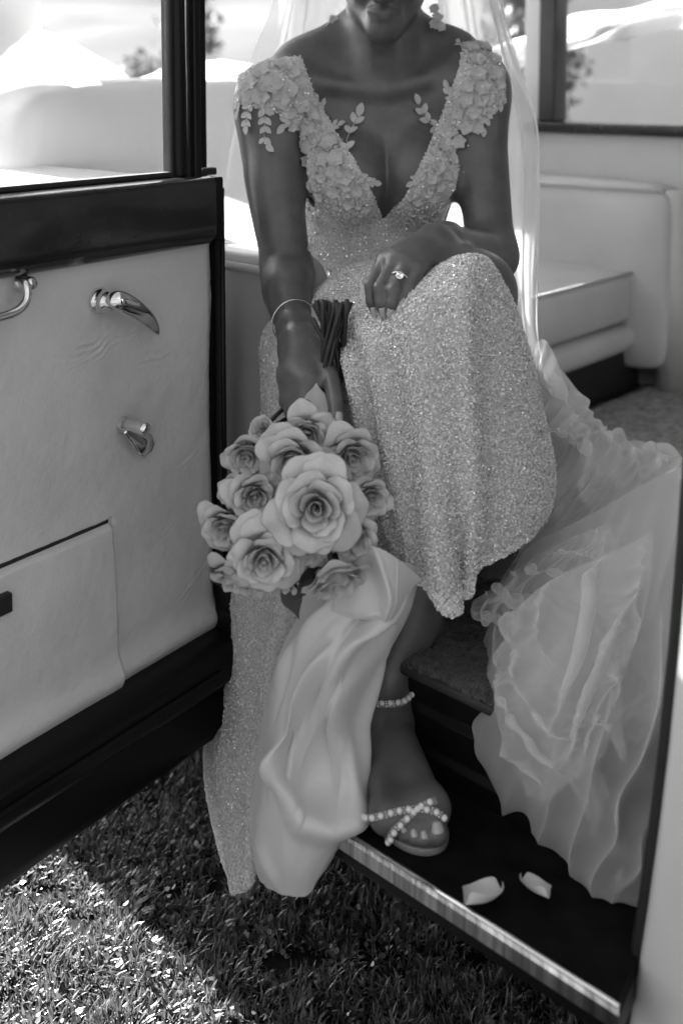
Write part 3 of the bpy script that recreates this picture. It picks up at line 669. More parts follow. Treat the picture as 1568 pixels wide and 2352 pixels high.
# right arm (left in the picture): hangs down to the bouquet
eR, wR = P(660, 628, 1.580), P(682, 768, 1.430)
m1 = P(628, 400, 1.640)
B.chain([sR, m1, eR], [.0515, .0455, .0345], .03)
B.ell(P(596, 250, 1.68), (.026, .05, .06), .04)
fm = lerp(eR, wR, .35) + np.array([-.004, 0, 0])
B.chain([eR, fm, wR], [.0335, .0345, .0235], .028)
B.ell(P(660, 655, 1.535), (.030, .03, .034), .02)
# right hand: a palm, four fingers closing round the stems, the thumb in front
kn = [P(662, 858, 1.330), P(678, 876, 1.318), P(698, 886, 1.308), P(716, 882, 1.302)]   # little ... index knuckles
B.chain([wR, P(690, 800, 1.396)], [.0235, .0245], .02)
for k_, r_ in zip(kn, (.0125, .0135, .014, .0145)): B.cone(P(693, 800, 1.395), k_, .019, r_, .022)
B.cone(P(712, 825, 1.366), P(735, 850, 1.336), .018, .012, .02)
pips = [P(656, 922, 1.300), P(670, 945, 1.285), P(684, 956, 1.275), P(697, 950, 1.268)]
tips = [P(680, 952, 1.320), P(694, 972, 1.306), P(708, 980, 1.296), P(722, 972, 1.29)]
for a_, b_, c_, r_ in zip(kn, pips, tips, (.0085, .0092, .0095, .0095)): B.cone(a_, b_, r_ + .0025, r_, .010); B.cone(b_, c_, r_, r_ - .0018, .004)
th = [P(724, 808, 1.372), P(755, 858, 1.312), P(767, 910, 1.268), P(772, 962, 1.238)]
B.chain(th, [.0185, .0125, .0102, .0080], .008)
# left arm (right in the picture): bent, hand resting on the knee
eL, wL = P(1128, 584, 1.592), P(1022, 556, 1.405)
m2 = P(1108, 400, 1.655)
B.chain([sL, m2, eL], [.050, .0405, .0345], .03)
B.ell(P(1110, 230, 1.695), (.026, .05, .055), .04)
B.chain([eL, lerp(eL, wL, .35) + np.array([0, 0, -.003]), wL], [.0335, .0325, .0235], .028)
B.ell(P(1142, 600, 1.592), (.022, .026, .024), .02)
# left hand
kl = [P(884, 597, 1.318), P(908, 599, 1.300), P(934, 606, 1.290), P(962, 618, 1.288)]   # index, middle, ring, little
B.chain([wL, P(1000, 556, 1.38)], [.0235, .023], .02)
for k_, r_ in zip(kl, (.0125, .0125, .012, .011)): B.cone(P(994, 560, 1.372), k_, .0185, r_ - .0008, .014)
B.cone(P(975, 585, 1.335), P(915, 600, 1.308), .014, .012, .02)
pl = [P(852, 655, 1.288), P(873, 661, 1.268), P(905, 665, 1.258), P(943, 660, 1.262)]
dl = [P(853, 690, 1.284), P(874, 694, 1.263), P(901, 698, 1.254), P(930, 684, 1.257)]
tl = [P(861, 716, 1.284), P(881, 718, 1.264), P(897, 721, 1.256), P(918, 698, 1.258)]
for a_, b_, c_, d_, r_ in zip(kl, pl, dl, tl, (.0088, .0090, .0088, .0078)):
    B.cone(a_, b_, r_ + .0012, r_ - .0004, .004); B.cone(b_, c_, r_, r_ - .0014, .002); B.cone(c_, d_, r_ - .0012, r_ - .0026, .003)
B.chain([P(960, 575, 1.36), P(905, 610, 1.345), P(868, 650, 1.33), P(858, 676, 1.318)], [.014, .0125, .0105, .008], .01)
# legs under the gown; right shin, ankle and foot show
hipR, hipL = P(775, 730, 1.70), P(915, 700, 1.70)
kR, kL = P(1005, 760, 1.395), P(1085, 672, 1.345)
B.chain([hipR, kR], [.074, .050], .04); B.chain([hipL, kL], [.074, .050], .04)
ank = P(875, 1640, 1.292)
shin = P(962, 1330, 1.345)
B.chain([kR, shin, P(896, 1520, 1.318), ank], [.048, .046, .0345, .0305], .03)
B.ell(P(822, 1652, 1.295), (.012, .014, .015), .014); B.ell(P(928, 1640, 1.298), (.012, .014, .015), .014)
aL = P(1130, 1330, 1.52)
B.chain([kL, P(1120, 1000, 1.50), aL, P(1150, 1420, 1.40)], [.048, .047, .029, .026], .03)
# right foot: heel, instep, ball, five toes
FZ = .3675
def fp(u, v, h): return PZ(u, v, FZ + h)
heel = np.array([ank[0] + .010, ank[1] + .040, FZ + .045])
ball_m, ball_l = fp(985, 1856, .027), fp(888, 1872, .022)
B.chain([ank, heel], [.029, .024], .03)
B.group([('c', ank + np.array([.003, -.006, -.004]), ball_m, .029, .0195, 0), ('c', ank + np.array([-.004, -.006, -.006]), ball_l, .0275, .016, 0), ('c', ball_m, ball_l, .0205, .0165, 0)], .022, .02)
toe = [(fp(990, 1872, .021), fp(1003, 1915, .0150), .0152, .0138), (fp(964, 1880, .021), fp(973, 1927, .0105), .0098, .0092), (fp(941, 1886, .020), fp(950, 1924, .0098), .0092, .0087), (fp(918, 1890, .019), fp(926, 1917, .0092), .0088, .0083), (fp(893, 1888, .017), fp(901, 1906, .0086), .0086, .0080)]
for a_, b_, r0, r1 in toe:
    mm = lerp(a_, b_, .5) + np.array([0, 0, .004])
    B.group([('c', a_, mm, r0 * .86, r0 * .84, 0), ('c', mm, b_, r0 * .84, r1 * .93, 0)], .002)

person = thing('person', 'bride in a beaded gown and veil sitting sideways in the open car door holding roses', 'person', (pel[0], pel[1], .5))
V, F = B.mesh(.0026, lo=(-.30, 1.10, .34), hi=(.42, 1.92, 1.56))
bm_ = mesh_np('body', V, F); body = link('body', bm_, MT['skin'], person)
bm_.materials.append(MT['lip'])
FC = V[F].mean(1); fu, fv = uv_of(FC); fwd = FC[:, 1] < 1.6135
lipm = fwd & (((fu - 882) / 41) ** 2 + ((fv - 28.5) / (15 - 4 * np.abs(fu - 882) / 41)) ** 2 < 1) & (fv < 90)
bm_.polygons.foreach_set('material_index', lipm.astype(np.int32))
# hair: a low bun with loose waves beside the neck
hr = Field(); hr.ell(hd + np.array([0, .022, .016]), (.086, .094, .108), .02); hr.ell(hd + np.array([0, .10, -.03]), (.05, .045, .05), .03)
hr.ell(hd + np.array([0, -.062, -.02]), (.062, .06, .105), .02, cut=True)
nzh = Noise(77)
V2, F2 = hr.mesh(.004, disp=lambda p: .004 * np.sin(p[:, 2] * 260 + 6 * nzh(p[:, 0] * 30, p[:, 1] * 30)))
link('hair', mesh_np('hair', V2, F2), MT['hair'], person)

# nails: little caps set on the finger and toe tips
def nail(name, c, along, up, ln, wd, m=None, lift=.0):
    along = np.asarray(along, float); along /= np.linalg.norm(along); up = np.asarray(up, float); up -= along * up.dot(along); up /= np.linalg.norm(up); sd_ = np.cross(along, up)
    V = []; n_, k_ = 7, 6
    for i in range(n_):
        t = i / (n_ - 1)
        for j in range(k_):
            s_ = j / (k_ - 1) * 2 - 1; w_ = wd * (1 - .28 * max(0, t - .75) / .25 * abs(s_) - .18 * (1 - t))
            V.append(np.asarray(c) + along * (ln * (t - .5) - (ln * .12 * s_ * s_ if t > .8 else 0)) + sd_ * (w_ * s_) + up * (lift + .0012 - wd * .55 * s_ * s_ - .0018 * t * t))
    f_ = [(i * k_ + j, i * k_ + j + 1, (i + 1) * k_ + j + 1, (i + 1) * k_ + j) for i in range(n_ - 1) for j in range(k_ - 1)]
    o = link(name, mesh(name, V, f_), MT['nail'], body); m = o.modifiers.new('t', 'SOLIDIFY'); m.thickness = .0008; m.offset = 0; return o
def on_surface(p, dr, lim=.03):                         # walk from p along dr to where the body field ends
    dr = np.asarray(dr, float) / np.linalg.norm(dr); t = np.linspace(0, lim, 60); q = p + t[:, None] * dr; d = B.eval(q); i = int(np.argmax(d > 0)); return q[i], dr
view = np.array([0, -1, .25])
for d_, t_, (ln, wd) in zip(dl, tl, ((.0125, .0046), (.0130, .0048), (.0130, .0047), (.009, .0036))):
    ax_ = t_ - d_; up = view + np.array([-.15, 0, .1]); c_, u2 = on_surface(lerp(d_, t_, .86), up); nail('fingernail', c_ + ax_ / np.linalg.norm(ax_) * .0035, ax_, u2, ln, wd)
c_, u2 = on_surface(lerp(th[2], th[3], .85), np.array([.55, -1, .2])); nail('fingernail', c_ + (th[3] - th[2]) * .05, th[3] - th[2], u2, .015, .0056)
for i, (a_, b_, r0, r1) in enumerate(toe[:4]):
    dr = b_ - a_; dr[2] = 0; up = np.array([0, -.42, 1.0]); c_, u2 = on_surface(b_ + dr * .06, up)
    nail('toenail', c_, dr / np.linalg.norm(dr) + np.array([0, 0, -.45]), u2, (.0135, .0085, .0085, .0080)[i], (.0078, .0046, .0046, .0044)[i])

# ================================================================== GOWN
nzA, nzB, nzC = Noise(101), Noise(102), Noise(103)
def ST(nr, nc): return np.meshgrid(np.linspace(0, 1, nr), np.linspace(0, 1, nc), indexing='ij')
# --- bodice: a shell 4 mm off the body, cut along the plunging neckline
bod_poly = [(545, 172), (600, 140), (692, 128), (722, 212), (772, 305), (812, 362), (850, 432), (879, 506), (930, 452), (986, 332), (1018, 250), (1052, 160), (1062, 96), (1110, 92), (1160, 160), (1162, 235), (1104, 292), (1064, 352), (1056, 420), (1012, 482), (985, 640), (700, 640), (703, 520), (694, 400), (684, 330), (650, 262), (548, 240)]
def inside(poly, x, y):
    c = np.zeros(x.shape, bool); n = len(poly)
    for i in range(n):
        (x0, y0), (x1, y1) = poly[i], poly[i - 1]
        if y0 == y1: continue
        c ^= ((y0 > y) != (y1 > y)) & (x < (x1 - x0) * (y - y0) / (y1 - y0) + x0)
    return c
bodice_f = Field(); bodice_f.p = [q for q in B.p if True]
arm_lo = np.array([-.30, 1.50, .80]); arm_hi = np.array([.42, 1.92, 1.36])
Vb, Fb = B.mesh(.003, off=.0042, lo=arm_lo, hi=arm_hi, relax=2)
# leave the arms and neck out: keep what is nearer the trunk than the arms
trunk = Field(); arms = Field()
trunk.ell(P(842, 560, 1.765), (.112, .085, .13)).ell(P(862, 350, 1.745), (.138, .098, .17)).ell(P(866, 225, 1.735), (.15, .075, .075)).ell(P(800, 405, 1.662), (.063, .058, .066)).ell(P(962, 400, 1.672), (.062, .058, .066))
cf = Vb[Fb].mean(1); u_, v_ = uv_of(cf)
armR = np.array([sR, m1, eR]); armL = np.array([sL, m2, eL])
def seg_d(p, a, b): ba = b - a; t = np.clip((p - a) @ ba / (ba @ ba), 0, 1); return np.linalg.norm(p - a - t[:, None] * ba, axis=1)
dR = np.minimum(seg_d(cf, sR, m1), seg_d(cf, m1, eR)); dL = np.minimum(seg_d(cf, sL, m2), seg_d(cf, m2, eL)); arm_d = np.minimum(dR - .052, dL - .050)
front = cf[:, 1] < 1.752
keep = inside(bod_poly, u_, v_) & front & ((arm_d > .004) | (v_ < 300))
keep |= (~front) & (v_ > 190) & (v_ < 640) & (arm_d > .006) & (cf[:, 2] < 1.30)
keep &= ~((v_ > 430) & (cf[:, 1] < 1.585))
Fk = Fb[keep]; used = np.unique(Fk); mp = np.full(len(Vb), -1); mp[used] = np.arange(len(used)); Vk, Fk = Vb[used], mp[Fk]
bodice = link('bodice', mesh_np('bodice', Vk, Fk), MT['gown'], person)
md = bodice.modifiers.new('t', 'SOLIDIFY'); md.thickness = .0025; md.offset = -1

# --- skirt
rows = [
 [(560, 760, 1.70), (640, 690, 1.70), (720, 625, 1.675), (800, 598, 1.67), (900, 585, 1.68), (1000, 585, 1.70), (1060, 610, 1.72), (1090, 700, 1.76)],
 [(600, 800, 1.60), (650, 730, 1.58), (720, 662, 1.565), (805, 630, 1.55), (905, 612, 1.535), (1010, 600, 1.51), (1100, 630, 1.56), (1135, 760, 1.62)],
 [(650, 880, 1.50), (690, 800, 1.46), (750, 715, 1.435), (830, 668, 1.42), (945, 625, 1.39), (1060, 590, 1.375), (1130, 620, 1.43), (1160, 760, 1.52)],
 [(715, 950, 1.42), (752, 880, 1.375), (795, 780, 1.335), (850, 705, 1.306), (975, 640, 1.275), (1085, 590, 1.275), (1150, 640, 1.335), (1178, 790, 1.44)],
 [(750, 1010, 1.40), (778, 940, 1.34), (812, 840, 1.296), (868, 760, 1.262), (985, 690, 1.230), (1092, 660, 1.228), (1180, 710, 1.30), (1190, 830, 1.42)],
 [(770, 1060, 1.39), (795, 1000, 1.325), (828, 920, 1.280), (888, 850, 1.245), (1000, 800, 1.212), (1106, 795, 1.210), (1210, 815, 1.285), (1205, 890, 1.42)],
 [(795, 1130, 1.38), (815, 1080, 1.315), (845, 1020, 1.268), (908, 975, 1.235), (1015, 950, 1.200), (1122, 945, 1.200), (1238, 945, 1.275), (1225, 985, 1.41)],
 [(820, 1190, 1.37), (840, 1150, 1.305), (868, 1120, 1.255), (925, 1100, 1.222), (1025, 1090, 1.190), (1135, 1085, 1.192), (1260, 1075, 1.27), (1245, 1105, 1.41)],
 [(835, 1240, 1.36), (858, 1225, 1.295), (888, 1222, 1.245), (942, 1230, 1.212), (1030, 1240, 1.186), (1135, 1215, 1.190), (1250, 1160, 1.265), (1236, 1180, 1.40)],
 [(840, 1268, 1.35), (866, 1268, 1.29), (905, 1290, 1.236), (962, 1335, 1.203), (1052, 1402, 1.182), (1108, 1325, 1.200), (1212, 1210, 1.265), (1205, 1225, 1.40)]]
NR, NCOL = 230, 260
G = net(rows, NR, NCOL); s_, t_ = ST(NR, NCOL)
nrm = grid_normals(G)
if nrm[NR // 2, NCOL // 2, 1] > 0: nrm = -nrm
low = np.clip((s_ - .33) / .25, 0, 1)
fold = np.zeros_like(s_)
fold += .0125 * np.sin(t_ * 58 - s_ * 5 + 2.2 * nzA(s_ * 4, t_ * 3)) * np.exp(-((t_ - .31) / .11) ** 2) * np.clip((s_ - .30) / .12, 0, 1) * np.clip((1.02 - s_) / .5, 0, 1)
fold += .032 * nzB(t_ * 8 + s_ * 1.2, s_ * 1.5) * low + .007 * np.sin(t_ * 38 + 2 * nzA(s_ * 2, t_ * 3)) * low * np.clip((t_ - .36) / .1, 0, 1)
fold += .013 * np.sin(t_ * 30 + 1.1 + s_ * 2) * np.exp(-((t_ - .74) / .10) ** 2) * np.clip((s_ - .4) / .2, 0, 1)
fold -= .020 * np.exp(-((t_ - .615 + .03 * (1 - s_)) / .022) ** 2) * np.clip((s_ - .80) / .16, 0, 1)       # the deep tuck at the hem
fold += .010 * np.exp(-((t_ - .56 + .03 * (1 - s_)) / .035) ** 2) * np.clip((s_ - .72) / .2, 0, 1)
fold += .008 * np.sin(s_ * 26 + t_ * 9) * np.clip((.3 - s_) / .1, 0, 1) * np.exp(-((t_ - .3) / .2) ** 2)
fold += .0012 * nzC.fbm(s_ * 45, t_ * 45, 2)
G = G + nrm * fold[..., None]
skirt = sheet('skirt', G, MT['gown'], person); md = skirt.modifiers.new('t', 'SOLIDIFY'); md.thickness = .003; md.offset = 1
# --- the length of gown hanging to the grass beside the bouquet
rows = [
 [(596, 800, 1.585), (606, 760, 1.54), (625, 735, 1.50), (655, 730, 1.48), (690, 740, 1.50), (730, 760, 1.55)],
 [(606, 930, 1.56), (612, 905, 1.50), (628, 885, 1.45), (665, 885, 1.43), (705, 890, 1.44), (745, 900, 1.49)],
 [(592, 1100, 1.57), (600, 1080, 1.52), (620, 1070, 1.46), (655, 1070, 1.42), (705, 1070, 1.41), (755, 1075, 1.43)],
 [(530, 1260, 1.61), (545, 1255, 1.56), (578, 1250, 1.48), (630, 1250, 1.42), (690, 1250, 1.38), (745, 1250, 1.40)],
 [(500, 1390, 1.63), (516, 1385, 1.58), (560, 1380, 1.48), (620, 1385, 1.40), (680, 1390, 1.36), (720, 1395, 1.36)],
 [(498, 1490, 1.63), (514, 1490, 1.58), (556, 1490, 1.47), (605, 1490, 1.385), (645, 1490, 1.345), (680, 1490, 1.34)],
 [(496, 1585, 1.61), (510, 1585, 1.56), (550, 1585, 1.45), (592, 1585, 1.37), (632, 1585, 1.325), (662, 1585, 1.32)],
 [(492, 1660, 1.56), (506, 1660, 1.51), (544, 1660, 1.41), (585, 1660, 1.34), (625, 1660, 1.30), (650, 1660, 1.30)],
 [(483, 1760, 1.47), (497, 1760, 1.43), (530, 1760, 1.35), (570, 1765, 1.295), (605, 1770, 1.265), (630, 1770, 1.27)],
 [(500, 1880, 1.38), (510, 1880, 1.345), (535, 1885, 1.29), (570, 1890, 1.25), (598, 1900, 1.24), (620, 1900, 1.26)],
 [(522, 1975, 1.33), (530, 1980, 1.295), (545, 1990, 1.255), (570, 1990, 1.23), (592, 1985, 1.23), (612, 1975, 1.25)],
 [(542, 2045, 1.295), (545, 2050, 1.265), (551, 2052, 1.24), (568, 2038, 1.225), (590, 2008, 1.23), (606, 1990, 1.245)]]
H = net(rows, 200, 80); s2, t2 = ST(200, 80); n2 = grid_normals(H)
if n2[100, 40, 1] > 0: n2 = -n2
H = H + n2 * (.008 * np.sin(t2 * 17 + s2 * 3 + 2 * nzA(s2 * 3, t2 * 2)) * np.clip(s2 * 4, 0, 1) + .004 * np.sin(t2 * 40 - s2 * 7) * np.exp(-((s2 - .55) / .2) ** 2) + .0012 * nzC.fbm(s2 * 40, t2 * 20, 2))[..., None]
side = sheet('skirt_side', H, MT['gown'], person); md = side.modifiers.new('t', 'SOLIDIFY'); md.thickness = .003; md.offset = 0
# --- satin lining that has fallen open over the shin
rows = [
 [(702, 1330, 1.255), (735, 1318, 1.215), (790, 1300, 1.190), (850, 1285, 1.178), (905, 1285, 1.178), (950, 1300, 1.19), (975, 1312, 1.215)],
 [(690, 1400, 1.250), (730, 1395, 1.205), (785, 1390, 1.176), (840, 1385, 1.165), (890, 1385, 1.168), (930, 1395, 1.19), (945, 1400, 1.22)],
 [(650, 1475, 1.240), (690, 1468, 1.195), (745, 1460, 1.168), (800, 1455, 1.160), (850, 1455, 1.165), (890, 1465, 1.19), (905, 1470, 1.22)],
 [(618, 1565, 1.232), (655, 1560, 1.185), (705, 1550, 1.172), (755, 1545, 1.150), (805, 1545, 1.155), (842, 1560, 1.185), (858, 1565, 1.22)],
 [(596, 1680, 1.225), (628, 1680, 1.178), (668, 1675, 1.172), (712, 1665, 1.165), (760, 1655, 1.150), (806, 1655, 1.180), (822, 1660, 1.215)],
 [(584, 1770, 1.220), (612, 1775, 1.172), (650, 1785, 1.152), (700, 1795, 1.165), (760, 1775, 1.160), (812, 1745, 1.168), (830, 1745, 1.205)],
 [(577, 1860, 1.215), (604, 1872, 1.168), (645, 1890, 1.142), (700, 1905, 1.138), (765, 1905, 1.140), (825, 1875, 1.15), (842, 1860, 1.19)],
 [(582, 1950, 1.210), (605, 1962, 1.165), (645, 1985, 1.138), (690, 1992, 1.132), (735, 1975, 1.138), (780, 1935, 1.15), (800, 1915, 1.18)],
 [(612, 2035, 1.20), (628, 2045, 1.165), (652, 2055, 1.145), (690, 2060, 1.140), (708, 2052, 1.142), (730, 2020, 1.15), (748, 1998, 1.17)]]
Lg = net(rows, 220, 170); s3, t3 = ST(220, 170); n3 = grid_normals(Lg)
if n3[110, 80, 1] > 0: n3 = -n3
def crease(a, b, w, amp):                               # a soft fold along a line given in (s, t)
    (s0, t0_), (s1, t1_) = a, b; ds, dt = s1 - s0, t1_ - t0_; L2 = ds * ds + dt * dt
    q = np.clip(((s3 - s0) * ds + (t3 - t0_) * dt) / L2, 0, 1); d = np.hypot(s3 - s0 - q * ds, (t3 - t0_ - q * dt)); return amp * np.exp(-(d / w) ** 2) * np.sin(np.pi * np.clip(q, .02, .98)) ** .5
f3 = crease((.06, .80), (.50, .26), .060, .022) + crease((.44, .30), (.66, .24), .040, .016) - crease((.14, .56), (.52, .40), .050, .020)
f3 += crease((.56, .20), (.74, .48), .040, .016) + crease((.72, .40), (.76, .90), .045, .022) - crease((.52, .52), (.66, .72), .075, .030) - crease((.50, .33), (.64, .36), .030, .018)
f3 += crease((.30, .92), (.70, .95), .045, .016) + crease((.04, .36), (.40, .08), .050, .014) - crease((.08, .2), (.45, .16), .03, .008) - crease((.05, .95), (.40, .62), .05, .014) + crease((.80, .10), (.98, .30), .04, .008)
f3 += .006 * nzB(s3 * 3, t3 * 3 + 7) + .0012 * nzA(s3 * 14, t3 * 14)
Lg = Lg + n3 * f3[..., None]
satin = sheet('satin_lining', Lg, MT['satin'], person); md = satin.modifiers.new('t', 'SOLIDIFY'); md.thickness = .0016; md.offset = 0
rows = [[(590, 1760, 1.235), (640, 1780, 1.20), (700, 1800, 1.19)], [(575, 1860, 1.232), (630, 1885, 1.195), (700, 1900, 1.18)], [(578, 1960, 1.228), (625, 1985, 1.195), (690, 1990, 1.18)], [(596, 2018, 1.222), (625, 2032, 1.197), (668, 2040, 1.185)], [(618, 2036, 1.218), (634, 2041, 1.202), (650, 2040, 1.192)]]
Q_ = net(rows, 60, 30); sheet('satin_edge', Q_, MT['satin'], satin, thick=.0016)
# second layer of lining turned back under the bouquet
rows = [
 [(790, 1255, 1.175), (830, 1250, 1.160), (868, 1258, 1.152), (915, 1285, 1.158), (968, 1330, 1.185)],
 [(780, 1300, 1.172), (825, 1300, 1.155), (878, 1310, 1.145), (915, 1330, 1.150), (950, 1350, 1.18)],
 [(772, 1350, 1.170), (820, 1360, 1.152), (885, 1370, 1.141), (908, 1385, 1.147), (930, 1390, 1.178)],
 [(765, 1395, 1.168), (815, 1412, 1.152), (870, 1415, 1.143), (898, 1418, 1.146), (918, 1425, 1.175)],
 [(762, 1402, 1.174), (812, 1418, 1.160), (868, 1422, 1.152), (893, 1430, 1.152), (910, 1434, 1.178)]]
K = net(rows, 70, 80); s3, t3 = ST(70, 80); n4 = grid_normals(K)
if n4[35, 40, 1] > 0: n4 = -n4
K = K + n4 * (crease((.0, .45), (.95, .66), .05, .006) - crease((.1, .3), (.8, .45), .10, .007) + .003 * nzB(s3 * 4, t3 * 4))[..., None]
flap = sheet('satin_flap', K, MT['satin'], person); md = flap.modifiers.new('t', 'SOLIDIFY'); md.thickness = .0016; md.offset = 0
pts = [K[i, 79 - int(22 * (1 - i / 69) ** 0)] for i in range(0, 70, 3)]
MB().tube([K[i, 58] + np.array([0, -.0012, 0]) for i in range(0, 68, 2)], .0011, 5).build('seam', MT['satin'], flap, smooth=True)
# waistband of plain satin
W_ = net([[(700, 588, 1.690), (760, 600, 1.668), (830, 606, 1.662), (900, 600, 1.668), (960, 585, 1.69)], [(700, 612, 1.690), (760, 622, 1.664), (830, 628, 1.658), (900, 620, 1.664), (960, 605, 1.69)]], 8, 50)
sheet('waistband', W_ + np.array([0, -.004, 0]), MT['satin'], person, thick=.003)

# --- sequins and beads: real discs and beads scattered over the cloth
def scatter(name, V, F, n, parent, seed, size=(.0011, .0019), lift=.0012, keep=None, dens=None, matn='bead', disc=.45, glint=None):
    r = np.random.default_rng(seed); T = np.concatenate([F[:, [0, 1, 2]], F[:, [0, 2, 3]]]) if F.shape[1] == 4 else F
    A_, B_, C_ = V[T[:, 0]], V[T[:, 1]], V[T[:, 2]]; N_ = np.cross(B_ - A_, C_ - A_); ar = np.linalg.norm(N_, axis=1); wts = ar / ar.sum()
    i = r.choice(len(T), n, p=wts); a = r.random((n, 2)); fl = a.sum(1) > 1; a[fl] = 1 - a[fl]
    c = A_[i] + (B_ - A_)[i] * a[:, :1] + (C_ - A_)[i] * a[:, 1:]; nn = N_[i] / (ar[i][:, None] + 1e-12)
    toc = np.array([0, 0, CAM_H]) - c; sg = np.sign((nn * toc).sum(1)); nn = nn * sg[:, None]
    if keep is not None: k = keep(c); c, nn = c[k], nn[k]
    if dens is not None: k = r.random(len(c)) < dens(c); c, nn = c[k], nn[k]
    n = len(c); tl = nn + r.normal(0, .42, (n, 3)); tl /= np.linalg.norm(tl, axis=1, keepdims=True)
    x = np.cross(tl, r.normal(0, 1, (n, 3))); x /= np.linalg.norm(x, axis=1, keepdims=True); y = np.cross(tl, x); q = r.uniform(*size, n)[:, None]
    c = c + nn * (lift * r.uniform(.4, 1.5, n))[:, None]
    isd = r.random(n) < disc; o = []; fs = []
    cd, xd, yd, td, qd = c[isd], x[isd], y[isd], tl[isd], q[isd] * 1.25; m = len(cd)
    Vd = np.stack([cd + qd * (xd * math.cos(k * math.pi / 3) + yd * math.sin(k * math.pi / 3)) + td * qd * .0 for k in range(6)] + [cd - td * qd * .28], 1).reshape(-1, 3)
    b = (np.arange(m) * 7)[:, None]; Fd = np.concatenate([b + np.array([[k, (k + 1) % 6, 6]]) for k in range(6)])
    cb, xb, yb, tb_, qb = c[~isd], x[~isd], y[~isd], tl[~isd], q[~isd] * .95; m2_ = len(cb); el = r.uniform(.7, 1.5, (m2_, 1))
    Vb_ = np.stack([cb + tb_ * qb, cb + xb * qb * el, cb + yb * qb * .8, cb - xb * qb * el, cb - yb * qb * .8, cb - tb_ * qb], 1).reshape(-1, 3); b2 = (np.arange(m2_) * 6)[:, None] + len(Vd)
    Fb_ = np.concatenate([b2 + np.array([[0, k, k % 4 + 1]]) for k in (1, 2, 3, 4)] + [b2 + np.array([[5, k % 4 + 1, k]]) for k in (1, 2, 3, 4)])
    VV = np.concatenate([Vd, Vb_]); FF = np.concatenate([Fd, Fb_])
    ms = mesh_np(name, VV, FF, False); o = link(name, ms, MT[matn], parent, kind='stuff')
    ms.materials.append(MT['crystal']); pc = .16 if glint is None else glint(cd); rr = r.random(m) < pc; mi = np.zeros(len(FF), np.int32); mi[:6 * m] = np.tile(rr, 6); rb_ = r.random(m2_) < .06; mi[6 * m:] = np.tile(rb_, 8); ms.polygons.foreach_set('material_index', mi)
    return o
GF = grid_faces(NR, NCOL)
def streaks(c):                                         # flashes gather in streaks down the skirt
    return .05 + .42 * np.clip(nzA(c[:, 0] * 34 + c[:, 2] * 3, c[:, 2] * 5) + nzB(c[:, 0] * 11, c[:, 2] * 4), 0, 1)
scatter('sequins', G.reshape(-1, 3), GF, 98000, skirt, 1, size=(.0008, .0015), glint=streaks)
scatter('sequins', H.reshape(-1, 3), grid_faces(200, 80), 26000, side, 2, size=(.0009, .0016))
def bod_keep(c): return c[:, 1] < 1.76
scatter('sequins', Vk, Fk, 17000, bodice, 3, size=(.0009, .0016), keep=bod_keep)
scatter('hem_beads', G[NR - 8:].reshape(-1, 3), grid_faces(8, NCOL), 2600, skirt, 4, size=(.0013, .0022))

# --- flowers, leaf sprigs and crystals sewn on the bodice
fl_meshes = []
def flower_mesh(seed, np_=5):
    r = random.Random(seed); V = []; F = []
    for k in range(np_):
        az = 2 * math.pi * k / np_ + r.uniform(-.12, .12); L = r.uniform(.85, 1.1); wd = r.uniform(.50, .62); tilt = r.uniform(.08, .48); b = len(V)
        for i in range(6):
            t = i / 5
            for j in range(5):
                s_ = j / 2 - 1; w_ = wd * math.sin(math.pi * min(.06 + t * .86, .97)) ** .7
                x = L * (t - .10 * s_ * s_ * (t > .7)); y = w_ * s_; z = tilt * t * t + .14 * s_ * s_ * (.4 + t) - .10 * (t > .9) + .02 * r.uniform(-1, 1)
                V.append((x * math.cos(az) - y * math.sin(az), x * math.sin(az) + y * math.cos(az), z + .08 * (k % 2)))
        F += [(b + i * 5 + j, b + i * 5 + j + 1, b + (i + 1) * 5 + j + 1, b + (i + 1) * 5 + j) for i in range(5) for j in range(4)]
    return mesh('flower', V, F)
def frame_on(nrm, roll):
    n = Vector(nrm).normalized(); x = n.orthogonal().normalized(); x = Matrix.Rotation(roll, 3, n) @ x; y = n.cross(x)
    return Matrix((x, y, n)).transposed()
fl_meshes = [flower_mesh(i, 5 if i % 3 else 6) for i in range(6)]
for m_ in fl_meshes: m_.materials.append(MT['flower_lace'])
cr_mesh = sphere_mesh('crystal', 1, 8, 6); cr_mesh.materials.append(MT['crystal']); cr_mesh.polygons.foreach_set('use_smooth', [False] * len(cr_mesh.polygons))
# nearest bodice point under a frame position
uvb = np.stack(uv_of(Vk), 1); bn = np.zeros_like(Vk); fn_ = np.cross(Vk[Fk[:, 1]] - Vk[Fk[:, 0]], Vk[Fk[:, 2]] - Vk[Fk[:, 0]])
for k in range(4): np.add.at(bn, Fk[:, k], fn_)
bn /= np.linalg.norm(bn, axis=1, keepdims=True) + 1e-12
bodV, bodF = V, F
uvs = np.stack(uv_of(bodV), 1); sn = np.zeros_like(bodV); fn_ = np.cross(bodV[bodF[:, 1]] - bodV[bodF[:, 0]], bodV[bodF[:, 2]] - bodV[bodF[:, 0]])
for k in range(4): np.add.at(sn, bodF[:, k], fn_)
sn /= np.linalg.norm(sn, axis=1, keepdims=True) + 1e-12
def on_body(u, v):
    m = np.hypot(uvs[:, 0] - u, uvs[:, 1] - v); c = np.where((m < 9) & (bodV[:, 1] > 1.57))[0]
    if len(c) == 0: c = np.array([int((m + 1e3 * (bodV[:, 1] < 1.57)).argmin())])
    i = c[np.argmin(bodV[c, 1])]; n_ = sn[i]
    if n_[1] > 0: n_ = -n_
    return bodV[i], n_
PX = 1 / FPX
